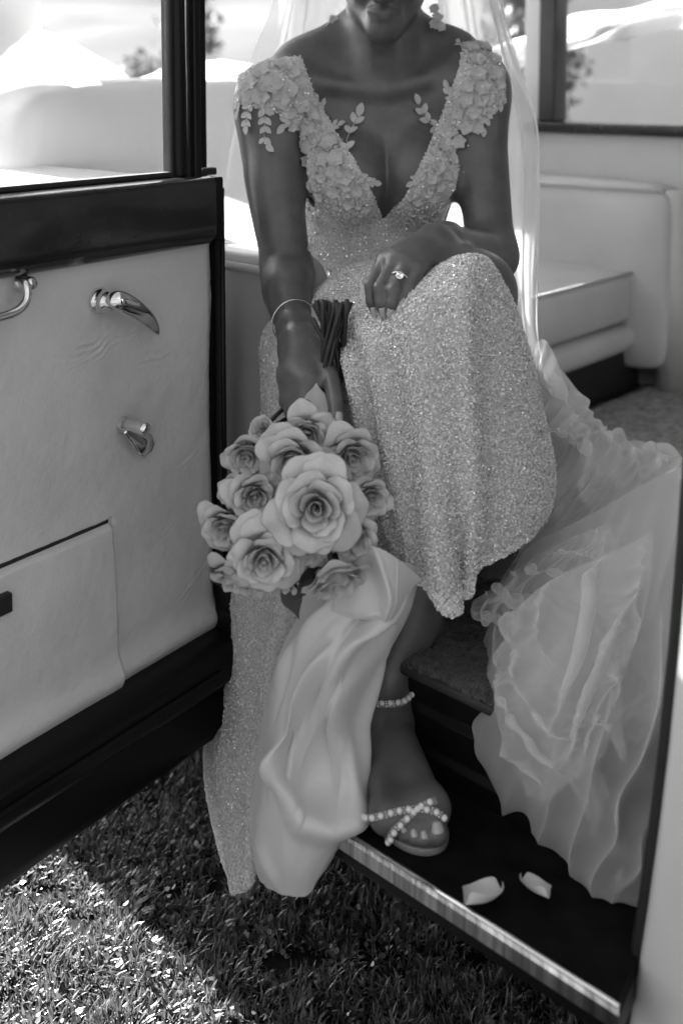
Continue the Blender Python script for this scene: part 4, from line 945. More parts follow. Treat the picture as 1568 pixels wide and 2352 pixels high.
def place_flower(u, v, rpx, roll, k):
    p, n_ = on_body(u, v); sc = rpx * PX * p[1] * .80
    n_ = n_ + np.array([0, -.25, .1]); mw = Matrix.Translation(Vector(p + n_ * .004)) @ frame_on(n_, roll).to_4x4() @ Matrix.Scale(sc, 4)
    link('flower', fl_meshes[k % 6], None, bodice, mw=mw)
    for j in range(3):
        an = roll + 2.1 * j; q = mw @ Vector((.13 * math.cos(an), .13 * math.sin(an), .10)); CRY.append((q, sc * .085))
CRY = []
R1 = random.Random(42)
# right strap (left in the picture), cap of blossoms on the shoulder
for (u, v, r_) in [(652, 150, 30), (600, 165, 30), (575, 190, 27), (628, 192, 34), (665, 205, 30), (600, 215, 30), (648, 228, 30), (575, 222, 22), (690, 185, 24), (675, 160, 24),
                   (690, 235, 30), (716, 262, 28), (700, 290, 28), (735, 300, 30), (722, 332, 28), (756, 330, 30), (770, 362, 28), (742, 365, 26), (765, 400, 26), (795, 395, 28), (700, 340, 22), (790, 430, 24), (820, 440, 22), (705, 375, 22), (738, 405, 20), (760, 440, 22), (800, 470, 20), (730, 450, 18), (840, 480, 16), (712, 430, 18)]:
    place_flower(u + R1.uniform(-4, 4), v + R1.uniform(-4, 4), r_, R1.uniform(0, 6.28), R1.randrange(6))
# left strap
for (u, v, r_) in [(1082, 108, 24), (1112, 110, 24), (1138, 135, 24), (1098, 138, 26), (1130, 165, 26), (1088, 165, 24), (1112, 195, 26), (1070, 195, 22), (1148, 195, 20), (1098, 225, 26), (1062, 228, 24), (1128, 225, 20), (1078, 258, 26), (1048, 262, 22), (1105, 258, 18),
                   (1062, 290, 24), (1035, 300, 22), (1085, 292, 18), (1045, 328, 22), (1022, 340, 20), (1040, 362, 20), (1010, 378, 22), (1030, 398, 20), (995, 412, 20), (1015, 432, 18), (980, 445, 18), (958, 468, 16), (1000, 462, 16)]:
    place_flower(u + R1.uniform(-4, 4), v + R1.uniform(-4, 4), r_, R1.uniform(0, 6.28), R1.randrange(6))
for k in range(150):                                    # smaller blossoms and single petals fill in between
    u, v = R1.uniform(550, 1155), R1.uniform(135, 520)
    if inside(bod_poly, np.array([u]), np.array([v]))[0]: place_flower(u, v, R1.uniform(9, 15), R1.uniform(0, 6.28), R1.randrange(6))
def sprig(line, leaves, lpx, seed, end=True):           # a beaded stalk with pairs of small leaves
    r = random.Random(seed); q = crom(np.array(line, float), 24); pts = []
    for u, v in q: p, n_ = on_body(u, v); pts.append((p + n_ * .0045, n_))
    pp = np.array([a for a, _ in pts])
    for _ in range(3): pp[1:-1] = (pp[:-2] + 2 * pp[1:-1] + pp[2:]) / 4
    mb = MB(); mb.tube(pp[::2], .0006, 5)
    for k in range(leaves * 2 + (1 if end else 0)):
        tip = k == leaves * 2; i = 23 if tip else int(3 + 19 * (k // 2 + .3) / leaves); p, n_ = pp[i], pts[i][1]
        d = pp[min(i + 1, 23)] - pp[max(i - 1, 0)]; d /= np.linalg.norm(d) + 1e-12; sd_ = np.cross(n_, d); sg = 1 if k % 2 else -1
        ang = 0 if tip else r.uniform(.5, .85); ax_ = d * math.cos(ang) + sd_ * (sg * math.sin(ang)); bx = np.cross(n_, ax_); L = lpx * PX * p[1] * r.uniform(.85, 1.15) * (1.25 if tip else 1); wl = L * .30; V = []
        for a in range(6):
            t = a / 5
            for b in range(3):
                s_ = b - 1; V.append(p + ax_ * (L * t) + bx * (wl * math.sin(math.pi * min(.05 + t * .93, .99)) ** .8 * s_) + n_ * (.10 * L * abs(s_) * math.sin(math.pi * t) + .12 * L * t))
        mb.add(V, [(a * 3 + b, a * 3 + b + 1, (a + 1) * 3 + b + 1, (a + 1) * 3 + b) for a in range(5) for b in range(2)])
    for i in range(1, 23): CRY.append((Vector(pp[i] + pts[i][1] * .0012), .00095))
    mb.build('leaf_sprig', MT['flower_lace'], bodice, smooth=True)
sprig([(606, 225), (600, 262), (602, 300), (608, 328)], 4, 22, 1); sprig([(575, 225), (568, 248), (564, 275), (562, 285)], 3, 20, 2); sprig([(550, 205), (545, 230), (543, 250)], 3, 18, 3)
sprig([(632, 225), (640, 245), (650, 260), (657, 268)], 2, 18, 4); sprig([(690, 270), (672, 278), (658, 286)], 2, 20, 5)
sprig([(797, 355), (794, 330), (800, 300), (812, 276), (818, 262)], 3, 24, 6); sprig([(740, 300), (755, 290), (772, 285)], 2, 20, 7); sprig([(730, 285), (738, 262), (742, 246)], 2, 16, 8)
sprig([(820, 395), (838, 405), (850, 415), (858, 422)], 3, 18, 9); sprig([(802, 408), (815, 430), (830, 460), (838, 480)], 3, 14, 10, False); sprig([(762, 345), (775, 365), (785, 385)], 3, 16, 20)
sprig([(1015, 288), (1000, 286), (985, 276), (975, 258), (968, 240)], 3, 24, 11); sprig([(1036, 235), (1028, 222), (1024, 205)], 2, 18, 12); sprig([(985, 388), (965, 392), (952, 405), (944, 420)], 3, 18, 13); sprig([(1000, 375), (985, 372), (970, 385)], 2, 16, 23)
sprig([(1105, 240), (1118, 255), (1118, 275), (1112, 286)], 2, 20, 14); sprig([(1145, 205), (1153, 222), (1152, 238)], 3, 16, 15)
for k in range(46):                                     # small sprigs worked over the lower bodice
    u, v = R1.uniform(695, 1010), R1.uniform(400, 585)
    if inside(bod_poly, np.array([u]), np.array([v]))[0]: a = R1.uniform(0, 6.28); sprig([(u, v), (u + 12 * math.cos(a), v + 12 * math.sin(a)), (u + 22 * math.cos(a + .4), v + 22 * math.sin(a + .4))], 2, 13, 100 + k)
sprig([(1075, 110), (1060, 100), (1045, 97)], 2, 15, 16); sprig([(1090, 245), (1105, 252), (1125, 262)], 2, 16, 17)
for k in range(150):                                    # loose crystals between the blossoms
    u, v = R1.uniform(560, 1150), R1.uniform(130, 600)
    if inside(bod_poly, np.array([u]), np.array([v]))[0]: p, n_ = on_body(u, v); CRY.append((Vector(p + n_ * .006), R1.uniform(.0009, .0017)))
Vc = []; Fc = []
base = [(0, 0, 1), (1, 0, .2), (.31, .95, .2), (-.81, .59, .2), (-.81, -.59, .2), (.31, -.95, .2), (0, 0, -1)]
for q, r_ in CRY:
    b = len(Vc); rot = Matrix.Rotation(R1.uniform(0, 6), 3, 'Y') @ Matrix.Rotation(R1.uniform(0, 6), 3, 'X')
    Vc += [tuple(q + rot @ (Vector(c) * r_)) for c in base]; Fc += [(b, b + k, b + k % 5 + 1) for k in range(1, 6)] + [(b + 6, b + k % 5 + 1, b + k) for k in range(1, 6)]
link('crystals', mesh('crystals', Vc, Fc, False), MT['crystal'], bodice, kind='stuff')

for (u, v, y) in ((996, 20, 1.70), (1004, 40, 1.70), (996, 55, 1.70), (1012, 62, 1.70), (758, 62, 1.72), (766, 46, 1.72)):
    link('earring', fl_meshes[int(u) % 6], None, person, mw=Matrix.Translation(Vector(P(u, v, y))) @ frame_on((.1, -1, .2), u).to_4x4() @ Matrix.Scale(.009, 4))

# ================================================================== VEIL AND TRAIN
rows = [
 [(650, -40, 1.83), (700, -150, 1.80), (790, -240, 1.79), (890, -262, 1.79), (1000, -235, 1.79), (1090, -140, 1.81), (1135, -40, 1.83)],
 [(640, 20, 1.84), (690, -10, 1.87), (790, -60, 1.90), (890, -80, 1.91), (1000, -60, 1.90), (1100, -5, 1.87), (1160, 30, 1.84)],
 [(608, 130, 1.79), (670, 120, 1.87), (780, 100, 1.93), (890, 95, 1.94), (1010, 95, 1.93), (1120, 115, 1.88), (1196, 140, 1.83)],
 [(575, 270, 1.745), (660, 265, 1.85), (780, 255, 1.94), (890, 250, 1.95), (1020, 250, 1.94), (1150, 260, 1.88), (1241, 275, 1.82)],
 [(556, 400, 1.715), (650, 395, 1.83), (780, 390, 1.94), (890, 385, 1.95), (1020, 390, 1.94), (1160, 400, 1.88), (1245, 430, 1.81)],
 [(536, 540, 1.70), (640, 540, 1.81), (780, 540, 1.93), (890, 540, 1.94), (1020, 540, 1.92), (1160, 560, 1.85), (1243, 600, 1.79)],
 [(526, 640, 1.69), (640, 670, 1.79), (780, 690, 1.90), (890, 700, 1.90), (1020, 700, 1.87), (1165, 730, 1.78), (1241, 770, 1.72)],
 [(540, 720, 1.69), (640, 780, 1.78), (780, 820, 1.83), (890, 830, 1.82), (1030, 840, 1.78), (1180, 870, 1.68), (1262, 890, 1.62)]]
G5 = net(rows, 150, 220); s5, t5 = ST(150, 220); n5 = grid_normals(G5); nzV = Noise(55)
G5 = G5 + n5 * ((.012 + .012 * s5) * np.sin(t5 * 60 + 3 * nzV(s5 * 1.5, t5 * 6)) * .8 + .016 * np.sin(t5 * 23 + 1 + 2 * nzV(s5 * 2, t5 * 4)) + .003 * nzV(s5 * 9, t5 * 60))[..., None]
veil = sheet('veil', G5, MT['veil_tulle'], person)
G6 = G5.copy(); G6 = G6 + n5 * (.022 + .012 * np.sin(t5 * 34 + 2) + .01 * nzV(s5 * 3, t5 * 14))[..., None]
sheet('veil_layer', G6[:, 20:200], MT['veil_tulle'], veil)

def tulle_sheet(name, rows, nr, nc, seed, amp, m, parent, k=6.0, skew=.5):
    """sheer cloth whose folds lap over themselves: each fold leans along the cloth as well as standing off it"""
    g = net(rows, nr, nc); s_, t_ = ST(nr, nc); n_ = grid_normals(g); nz1, nz2, nz3, nz4 = Noise(seed), Noise(seed + 1), Noise(seed + 2), Noise(seed + 3)
    du = np.gradient(g, axis=1); du /= np.linalg.norm(du, axis=2, keepdims=True) + 1e-9; dv = np.gradient(g, axis=0); dv /= np.linalg.norm(dv, axis=2, keepdims=True) + 1e-9
    edge = np.clip(np.minimum(np.minimum(s_, (1 - s_) * .26), np.minimum(t_, 1 - t_)) / .13, .04, 1)
    for kk, aa, sk, ns in ((k, 1.0, skew, 0), (k * .62, .8, -skew * 1.6, 31), (k * 1.9, .30, skew * 2.2, 57)):
        ph = 2 * np.pi * (kk * (t_ + sk * s_) + 1.5 * nz1(s_ * 2.2 + ns, t_ * 2.2) + .5 * nz2(s_ * 5, t_ * 5 + ns)); am = np.clip(.55 + 1.9 * nz3(s_ * 2.6 + ns, t_ * 3 + ns), 0, 1.5) * aa * edge * amp * (6.0 / kk) ** .6
        g = g + du * (np.sin(ph) * am * 1.15)[..., None] + dv * (np.sin(ph + .7) * am * .5 * sk)[..., None] + n_ * ((np.cos(ph) - .3) * am)[..., None]
    g = g + n_ * (amp * 1.4 * nz4(s_ * 2.4, t_ * 2.6) * edge)[..., None]
    return sheet(name, g, m, parent)
T_A = [                                                  # over the step, full height, nearest the camera
 [(1165, 1330, 1.36), (1215, 1255, 1.34), (1290, 1215, 1.33), (1385, 1165, 1.32), (1480, 1110, 1.31), (1600, 1060, 1.30)],
 [(1118, 1445, 1.33), (1180, 1400, 1.27), (1275, 1370, 1.23), (1380, 1330, 1.21), (1490, 1290, 1.20), (1620, 1250, 1.20)],
 [(1080, 1570, 1.31), (1140, 1545, 1.22), (1245, 1520, 1.16), (1365, 1500, 1.13), (1490, 1480, 1.12), (1620, 1450, 1.12)],
 [(1056, 1690, 1.30), (1112, 1682, 1.20), (1230, 1670, 1.13), (1360, 1660, 1.09), (1490, 1650, 1.08), (1620, 1640, 1.08)],
 [(1076, 1800, 1.29), (1132, 1812, 1.19), (1240, 1815, 1.12), (1360, 1820, 1.07), (1480, 1820, 1.05), (1600, 1820, 1.05)],
 [(1128, 1886, 1.28), (1172, 1900, 1.19), (1265, 1920, 1.11), (1360, 1955, 1.06), (1470, 1970, 1.035), (1580, 1975, 1.03)],
 [(1210, 1950, 1.26), (1236, 1972, 1.18), (1295, 2005, 1.11), (1365, 2050, 1.05), (1440, 2072, 1.03), (1530, 2080, 1.02)],
 [(1262, 1962, 1.30), (1275, 1980, 1.24), (1312, 2012, 1.17), (1375, 2052, 1.11), (1440, 2076, 1.08), (1520, 2085, 1.06)]]
def shift(rows, du, dv, dy, sc=1, cu=1350, cv=1600): return [[(cu + (u - cu) * sc + du, cv + (v - cv) * sc + dv, y + dy) for u, v, y in r] for r in rows]
train = thing('train', None, None, P(1350, 1700, 1.2), parent=person)
tulle_sheet('tulle_layer', T_A, 300, 280, 201, .010, MT['train_tulle'], train, 6.0, .35)
tulle_sheet('tulle_layer', shift(T_A, 22, 10, .035, .93), 260, 240, 211, .012, MT['train_tulle'], train, 5.0, -.5)
tulle_sheet('tulle_layer', shift(T_A, 40, -6, .075, .88), 220, 200, 221, .014, MT['veil_tulle'], train, 4.0, .8)
T_B = [                                                  # back fall from the bench down to the carpet
 [(1205, 800, 1.68), (1245, 780, 1.70), (1262, 800, 1.75), (1275, 850, 1.82), (1290, 900, 1.90)],
 [(1215, 920, 1.62), (1262, 900, 1.63), (1290, 930, 1.70), (1318, 985, 1.80), (1345, 1010, 1.90)],
 [(1235, 1030, 1.56), (1290, 1000, 1.55), (1350, 1000, 1.62), (1420, 1015, 1.72), (1480, 1040, 1.80)],
 [(1245, 1130, 1.50), (1310, 1085, 1.46), (1395, 1060, 1.50), (1490, 1050, 1.58), (1600, 1060, 1.62)],
 [(1215, 1230, 1.46), (1290, 1180, 1.41), (1390, 1140, 1.42), (1500, 1110, 1.46), (1620, 1095, 1.50)],
 [(1160, 1320, 1.43), (1240, 1270, 1.37), (1360, 1225, 1.36), (1490, 1190, 1.38), (1620, 1160, 1.42)],
 [(1110, 1400, 1.42), (1190, 1360, 1.36), (1320, 1320, 1.33), (1480, 1280, 1.33), (1620, 1250, 1.36)]]
tulle_sheet('tulle_layer', T_B, 260, 220, 231, .013, MT['train_tulle'], train, 5.0, .5)
tulle_sheet('tulle_layer', [[(u + 8, v + 22, y + .05) for u, v, y in r] for r in T_B], 220, 200, 241, .015, MT['veil_tulle'], train, 4.0, -.6)
T_C = [                                                  # gathered roll under the hem of the skirt
 [(1085, 1380, 1.30), (1140, 1345, 1.28), (1210, 1290, 1.28), (1300, 1240, 1.28), (1400, 1200, 1.28)],
 [(1080, 1410, 1.28), (1150, 1375, 1.25), (1230, 1320, 1.25), (1320, 1275, 1.25), (1410, 1240, 1.25)],
 [(1095, 1425, 1.29), (1165, 1405, 1.27), (1245, 1365, 1.26), (1330, 1320, 1.26), (1420, 1285, 1.26)],
 [(1120, 1420, 1.33), (1180, 1410, 1.31), (1255, 1380, 1.30), (1335, 1345, 1.30), (1420, 1310, 1.30)]]
tulle_sheet('tulle_layer', T_C, 140, 220, 251, .009, MT['train_tulle'], train, 7.0, .3)
T_D = [                                                  # the wisp that hangs over the sill
 [(1095, 1550, 1.33), (1085, 1545, 1.30), (1075, 1560, 1.275), (1090, 1575, 1.25)],
 [(1075, 1610, 1.33), (1060, 1610, 1.30), (1058, 1620, 1.27), (1085, 1640, 1.24)],
 [(1082, 1680, 1.33), (1068, 1690, 1.30), (1066, 1700, 1.27), (1090, 1720, 1.24)],
 [(1098, 1760, 1.33), (1082, 1770, 1.30), (1080, 1780, 1.27), (1100, 1800, 1.24)]]
tulle_sheet('tulle_layer', T_D, 90, 60, 261, .004, MT['train_tulle'], train, 3.0, .4)

T_E = [                                                  # a loose gather lying over the front of the heap
 [(1180, 1420, 1.22), (1230, 1360, 1.19), (1310, 1310, 1.17), (1400, 1270, 1.16), (1500, 1220, 1.16)],
 [(1135, 1560, 1.19), (1195, 1500, 1.15), (1290, 1450, 1.12), (1390, 1410, 1.11), (1490, 1360, 1.11)],
 [(1150, 1690, 1.17), (1205, 1650, 1.13), (1285, 1600, 1.10), (1370, 1550, 1.09), (1450, 1500, 1.09)],
 [(1195, 1790, 1.16), (1235, 1760, 1.12), (1290, 1720, 1.09), (1350, 1680, 1.08), (1410, 1630, 1.08)],
 [(1232, 1850, 1.16), (1262, 1835, 1.12), (1300, 1805, 1.10), (1345, 1770, 1.09), (1390, 1730, 1.09)]]
tulle_sheet('tulle_layer', T_E, 200, 190, 281, .011, MT['train_tulle'], train, 4.5, -.7)

# ================================================================== JEWELLERY AND SANDAL
def ring_pts(c, ax, r, n=40, flat=1.0):
    a = Vector(ax).normalized(); x = a.orthogonal().normalized(); y = a.cross(x); return [np.array(Vector(c) + r * (x * math.cos(2 * math.pi * i / n) + y * math.sin(2 * math.pi * i / n) * flat)) for i in range(n + 1)]
fa = wR - eR; bc = lerp(eR, wR, .80); bax = fa / np.linalg.norm(fa) + np.array([.25, -.1, .25])
MB().tube(ring_pts(bc + np.array([-.001, -.004, 0]), bax, .0315), .0009, 8, cap=False).build('bracelet', MT['silver'], person, smooth=True)
rax = pl[2] - kl[2]; rc = lerp(kl[2], pl[2], .58); rr_ = .0104
ring = MB().tube(ring_pts(rc, rax, rr_ + .0003, 30), .0010, 8, cap=False).build('ring', MT['silver'], person, smooth=True)
sc_, su = on_surface(rc, view + np.array([-.05, 0, .25])); x_ = np.cross(su, rax); x_ /= np.linalg.norm(x_); y_ = np.cross(x_, su)
oc = lambda r_, h_: [sc_ + su * h_ + r_ * (x_ * math.cos((k + .5) * math.pi / 4) + y_ * math.sin((k + .5) * math.pi / 4)) for k in range(8)]
st = MB(); st.add(oc(.0035, .001) + oc(.0048, .0030) + oc(.0048, .0042) + oc(.0040, .0044), [(k + 8 * j, (k + 1) % 8 + 8 * j, (k + 1) % 8 + 8 * j + 8, k + 8 * j + 8) for k in range(8) for j in range(3)] + [tuple(range(24, 32))]); st.build('ring_setting', MT['silver'], ring)
gm = MB(); gm.add(oc(.0036, .0042) + oc(.0034, .0058) + oc(.0020, .0068), [(k + 8 * j, (k + 1) % 8 + 8 * j, (k + 1) % 8 + 8 * j + 8, k + 8 * j + 8) for k in range(8) for j in range(2)] + [tuple(range(16, 24))]); gm.build('ring_stone', MT['diamond'], ring)
# sandal: sole, three beaded straps
sandal = thing('sandal', None, None, heel * [1, 1, 0] + np.array([0, 0, FZ]), parent=person)
so_px = [(850, 1882), (858, 1892), (880, 1912), (906, 1933), (935, 1949), (965, 1957), (990, 1957), (1012, 1950), (1026, 1934), (1029, 1912), (1022, 1890), (1008, 1868), (985, 1840)]
so = [fp(u, v, 0) for u, v in so_px] + [heel * [1, 1, 0] + np.array([.026, .0, FZ]), heel * [1, 1, 0] + np.array([.0, .03, FZ]), heel * [1, 1, 0] + np.array([-.026, .0, FZ])]
so = crom(np.array(so + so[:1]), 60)[:-1]; n_ = len(so); cc = so.mean(0)
tp = so.copy(); tp[:, 2] = FZ + .0035; bt = so.copy(); bt[:, 2] = FZ - .0045; mid = cc + (so - cc) * 1.02; mid[:, 2] = FZ - .0005
mb = MB(); mb.add(np.concatenate([bt, mid, tp]), [tuple(range(n_))[::-1], tuple(range(2 * n_, 3 * n_))] + [(i + k * n_, (i + 1) % n_ + k * n_, (i + 1) % n_ + (k + 1) * n_, i + (k + 1) * n_) for i in range(n_) for k in (0, 1)])
o = mb.build('sole', MT['sandal'], sandal, smooth=True); m_ = o.modifiers.new('e', 'EDGE_SPLIT'); m_.split_angle = R(50)
pearl_m = sphere_mesh('pearl', 1, 14, 10); pearl_m.materials.append(MT['pearl']); dia_m = sphere_mesh('spacer', 1, 7, 5); dia_m.materials.append(MT['crystal']); dia_m.polygons.foreach_set('use_smooth', [False] * len(dia_m.polygons))
def foot_pt(u, v, y0=None):                             # body surface under a frame point, near the foot
    o_ = np.array([0, 0, CAM_H]); d = ray(u, v); t = np.linspace(.98, 1.36, 400)[:, None] / d[1]; q = o_ + d * t; e = B.eval(q)
    i = np.argmax(e < 0)
    if e.min() > 0: i = int(np.argmin(e))
    return q[i]
def beaded(name, px, spacing, rp, fixed=None):
    pts = [p if len(p) == 3 and not isinstance(p, tuple) else foot_pt(*p[:2]) if len(p) == 2 else P(*p) for p in px]; q = crom(np.array(pts), 160)
    for _ in range(6): q[1:-1] = (q[:-2] + 2 * q[1:-1] + q[2:]) / 4
    out = np.gradient(q, axis=0); out = np.stack([B.eval(q + np.eye(3)[k] * .002) - B.eval(q - np.eye(3)[k] * .002) for k in range(3)], 1); out /= np.linalg.norm(out, axis=1, keepdims=True) + 1e-12
    q = q + out * np.maximum(0, .0012 - B.eval(q))[:, None]
    st_ = MB()
    tg = np.gradient(q, axis=0); tg /= np.linalg.norm(tg, axis=1, keepdims=True); bi = np.cross(tg, out); bi /= np.linalg.norm(bi, axis=1, keepdims=True)
    V = np.concatenate([np.stack([q + bi * a + out * b], 0) for a, b in ((-.0042, -.0006), (-.0036, .0008), (.0036, .0008), (.0042, -.0006))]).transpose(1, 0, 2)
    strap = sheet(name, V, MT['sandal'], sandal)
    L = np.concatenate([[0], np.cumsum(np.linalg.norm(np.diff(q, axis=0), axis=1))]); n = int(L[-1] / spacing)
    for k in range(n + 1):
        i = int(np.interp(k * spacing, L, np.arange(160))); c = q[i] + out[i] * rp * .75
        link('pearl', pearl_m, None, strap, mw=Matrix.Translation(Vector(c)) @ Matrix.Scale(rp, 4))
        i2 = int(np.interp((k + .5) * spacing, L, np.arange(160)))
        if k < n:
            for a in (-.0026, 0, .0026): link('spacer', dia_m, None, strap, mw=Matrix.Translation(Vector(q[i2] + bi[i2] * a + out[i2] * .0014)) @ Matrix.Scale(.0011, 4))
beaded('ankle_strap', [(807, 1590, 1.30), (813, 1597), (835, 1610), (860, 1617), (885, 1619), (910, 1617), (928, 1610), (937, 1598), (939, 1590, 1.30)], .0098, .0036)
beaded('toe_strap', [(842, 1876), (856, 1878), (880, 1873), (905, 1866), (935, 1860), (962, 1858), (985, 1860), (1003, 1866), (1018, 1880)], .0102, .0037)
beaded('toe_strap', [(891, 1928), (899, 1911), (913, 1896), (930, 1881), (945, 1869), (962, 1856), (982, 1846), (1000, 1838)], .0100, .0037)

# ================================================================== BOUQUET
def petal_grid(rg, ph, Ro, zt, wmax, roll, point, ns=9, ntt=9, rb=.03):
    V = []; ph2, ph3 = rg.uniform(0, 6.28), rg.uniform(0, 6.28); skew = rg.uniform(-.12, .12)
    for i in range(ntt):
        t = i / (ntt - 1)
        for j in range(ns):
            s_ = j / (ns - 1) * 2 - 1
            te = t * (1 - .13 * abs(s_) ** 3) * (1 + point * (1 - abs(s_)) ** 2 * t)
            rho = rb + (Ro - rb) * te ** .62; z = -.55 + (zt + .55) * te ** 1.55
            rl = max(0, te - .74) / .26
            rho += roll * .26 * rl ** 1.6; z -= roll * .30 * rl ** 2.0
            w_ = wmax * (.35 + .65 * min(1, t / .45) ** .7) * (1 - .22 * max(0, (t - .6) / .4) ** 2)
            rho *= 1 + .05 * s_ * s_ * t + .045 * math.sin(4.2 * s_ + ph2) * t * t + .024 * math.sin(9 * s_ + ph3) * t ** 4 + skew * s_ * t * .5
            z += .045 * math.sin(5.5 * s_ + ph3) * t * t + .012 * rg.uniform(-1, 1) * (t > .85)
            a = ph + s_ * w_
            V.append((rho * math.cos(a), rho * math.sin(a), z))
    return V, [(i * ns + j, i * ns + j + 1, (i + 1) * ns + j + 1, (i + 1) * ns + j) for i in range(ntt - 1) for j in range(ns - 1)]
def finish_petal(o, th=.006, lv=1):
    m = o.modifiers.new('t', 'SOLIDIFY'); m.thickness = th; m.offset = 0
    m = o.modifiers.new('s', 'SUBSURF'); m.levels = m.render_levels = lv
def rose_kind(seed, open_=1.0):
    rg = random.Random(seed); heart = MB(); ph = rg.uniform(0, 6.28)
    inner = [(.06, .20, 2.4, 0), (.10, .22, 2.0, .02), (.145, .23, 1.8, .06), (.195, .24, 1.5, .10), (.24, .245, 1.3, .16), (.285, .25, 1.2, .22), (.33, .25, 1.1, .28), (.375, .25, 1.05, .34), (.42, .25, 1.0, .38)]
    for k, (Ro, zt, w_, rl) in enumerate(inner):
        Vp, Fp = petal_grid(rg, ph, Ro * (.9 + .2 * open_), zt - .02, w_, rl, .04, 11, 8, .02); heart.add(Vp, Fp); ph += 2.2 + rg.uniform(-.25, .25)
    hm = mesh('rose_heart', heart.v, heart.f); hm.materials.append(MT['petal_inner'])
    outer = []
    spec = [(.45, .27, 1.0, .42), (.49, .27, .98, .5), (.53, .26, .97, .56), (.57, .25, .96, .62), (.61, .235, .95, .68), (.65, .22, .94, .74), (.69, .19, .92, .80), (.73, .16, .90, .86), (.77, .12, .88, .92), (.80, .08, .87, 1.0), (.83, .03, .86, 1.05), (.86, -.03, .84, 1.1), (.88, -.10, .83, 1.15), (.90, -.17, .82, 1.2), (.91, -.24, .82, 1.2)]
    for k, (Ro, zt, w_, rl) in enumerate(spec):
        Ro *= rg.uniform(.93, 1.07); Vp, Fp = petal_grid(rg, ph, Ro * (.86 + .14 * open_), zt + (1 - open_) * .2, w_ * rg.uniform(.9, 1.1), rl * open_ * rg.uniform(.7, 1.25), rg.uniform(.0, .07), 13, 11)
        pm = mesh('petal', Vp, Fp); pm.materials.append(MT['petal']); outer.append(pm); ph += 2.4 + rg.uniform(-.35, .35)
    cal = MB()
    for k in range(5):
        a = k * 1.2566; d = np.array([math.cos(a), math.sin(a), 0]); e = np.array([-d[1], d[0], 0]); V = []
        for t in (0, .3, .6, 1): c = d * (.05 + .42 * t) + np.array([0, 0, -.60 + .02 + .28 * t * t - .1 * (t == 1)]); V += [c - e * .11 * (1 - t) - e * .005, c + e * .11 * (1 - t) + e * .005]
        cal.add(V, [(2 * i, 2 * i + 1, 2 * i + 3, 2 * i + 2) for i in range(3)])
    cal.tube([(0, 0, -.72), (0, 0, -.64), (0, 0, -.56), (0, 0, -.50)], [.05, .12, .15, .10], 10)
    cm = mesh('calyx', cal.v, cal.f); cm.materials.append(MT['stem']); return hm, outer, cm
KINDS = [rose_kind(1, 1.0), rose_kind(2, .92), rose_kind(3, .8), rose_kind(4, .7)]
gather = P(752, 905, 1.318)
bouquet = thing('rose_bouquet', 'round bouquet of pale garden roses held stems up in the hand of the bride', 'bouquet', P(690, 1180, 1.16))
spec = [(702, 1006, 58, 1.205, -.02, -.30, 1, 14), (672, 1072, 74, 1.168, -.10, -.42, 1, 14), (811, 1058, 66, 1.195, .25, -.30, 2, 13), (566, 1056, 58, 1.20, -.12, -.45, 3, 10),
        (587, 1146, 60, 1.165, .15, -.22, 2, 13), (726, 1172, 94, 1.112, .0, .03, 0, 15), (853, 1150, 54, 1.17, .30, -.28, 2, 10), (812, 1248, 62, 1.150, .12, -.32, 1, 11),
        (512, 1222, 58, 1.17, -.28, -.38, 2, 13), (606, 1296, 76, 1.123, .02, -.22, 0, 15), (712, 1268, 62, 1.142, .02, -.60, 1, 11), (540, 1345, 66, 1.150, -.42, -1.15, 2, 13), (778, 1352, 72, 1.125, .45, -1.25, 2, 13),
        (602, 988, 36, 1.235, -.25, .25, 3, 8), (650, 1210, 46, 1.175, -.2, .0, 2, 10), (758, 1318, 40, 1.165, .2, -.6, 3, 9), (530, 1130, 40, 1.20, -.4, .1, 3, 9), (662, 1005, 40, 1.225, -.2, .1, 3, 9), (655, 1352, 44, 1.165, .1, -.9, 3, 9), (775, 1105, 44, 1.19, .2, .1, 2, 10)]
rs = random.Random(5)
for i, (u, v, rp, y, fx, fz, kd, npet) in enumerate(spec):
    c = P(u, v, y); sc = rp * PX * y * 1.19
    n_ = np.array([fx + (u - 784) / FPX * -.5, -1, fz + .15]); M = Matrix.Translation(Vector(c - n_ / np.linalg.norm(n_) * sc * .12)) @ frame_on(n_, rs.uniform(0, 6.28)).to_4x4() @ Matrix.Scale(sc, 4)
    hm, outer, cm = KINDS[kd]
    rose = link('rose', hm, None, bouquet, mw=None); WORLD[rose.name] = None
    rose.matrix_basis = M
    finish_petal(rose, .012)
    for pm in outer[:npet]:
        o = bpy.data.objects.new('petal', pm); COL.objects.link(o); o.parent = rose
        jit = Matrix.Rotation(rs.uniform(-.10, .10), 4, 'Z') @ Matrix.Rotation(rs.uniform(-.05, .05), 4, 'X'); o.matrix_basis = jit; finish_petal(o)
    o = bpy.data.objects.new('calyx', cm); COL.objects.link(o); o.parent = rose
    b0 = np.array(M @ Vector((0, 0, -.66))); nn = n_ / np.linalg.norm(n_); back = b0 - nn * .05
    q = i / 13; gi = gather + np.array([rs.uniform(-.010, .010), rs.uniform(-.006, .012), rs.uniform(-.01, .01)])
    end = P(718 + 86 * ((i * 7) % 20) / 19 + rs.uniform(-3, 3), 688 + 46 * (rs.random() ** 1.5), 1.318 + rs.uniform(-.02, .025))
    mid = P(760 + rs.uniform(-24, 26), 840, 1.318 + rs.uniform(-.012, .016))
    st_ = MB().tube(crom(np.array([b0, back * .6 + gi * .4 + np.array([0, .015, 0]), gi, mid, end]), 22), [.0028] * 20 + [.0031, .0032], 8)
    so_ = link('stem', mesh('stem', st_.v, st_.f), MT['stem'], bouquet)
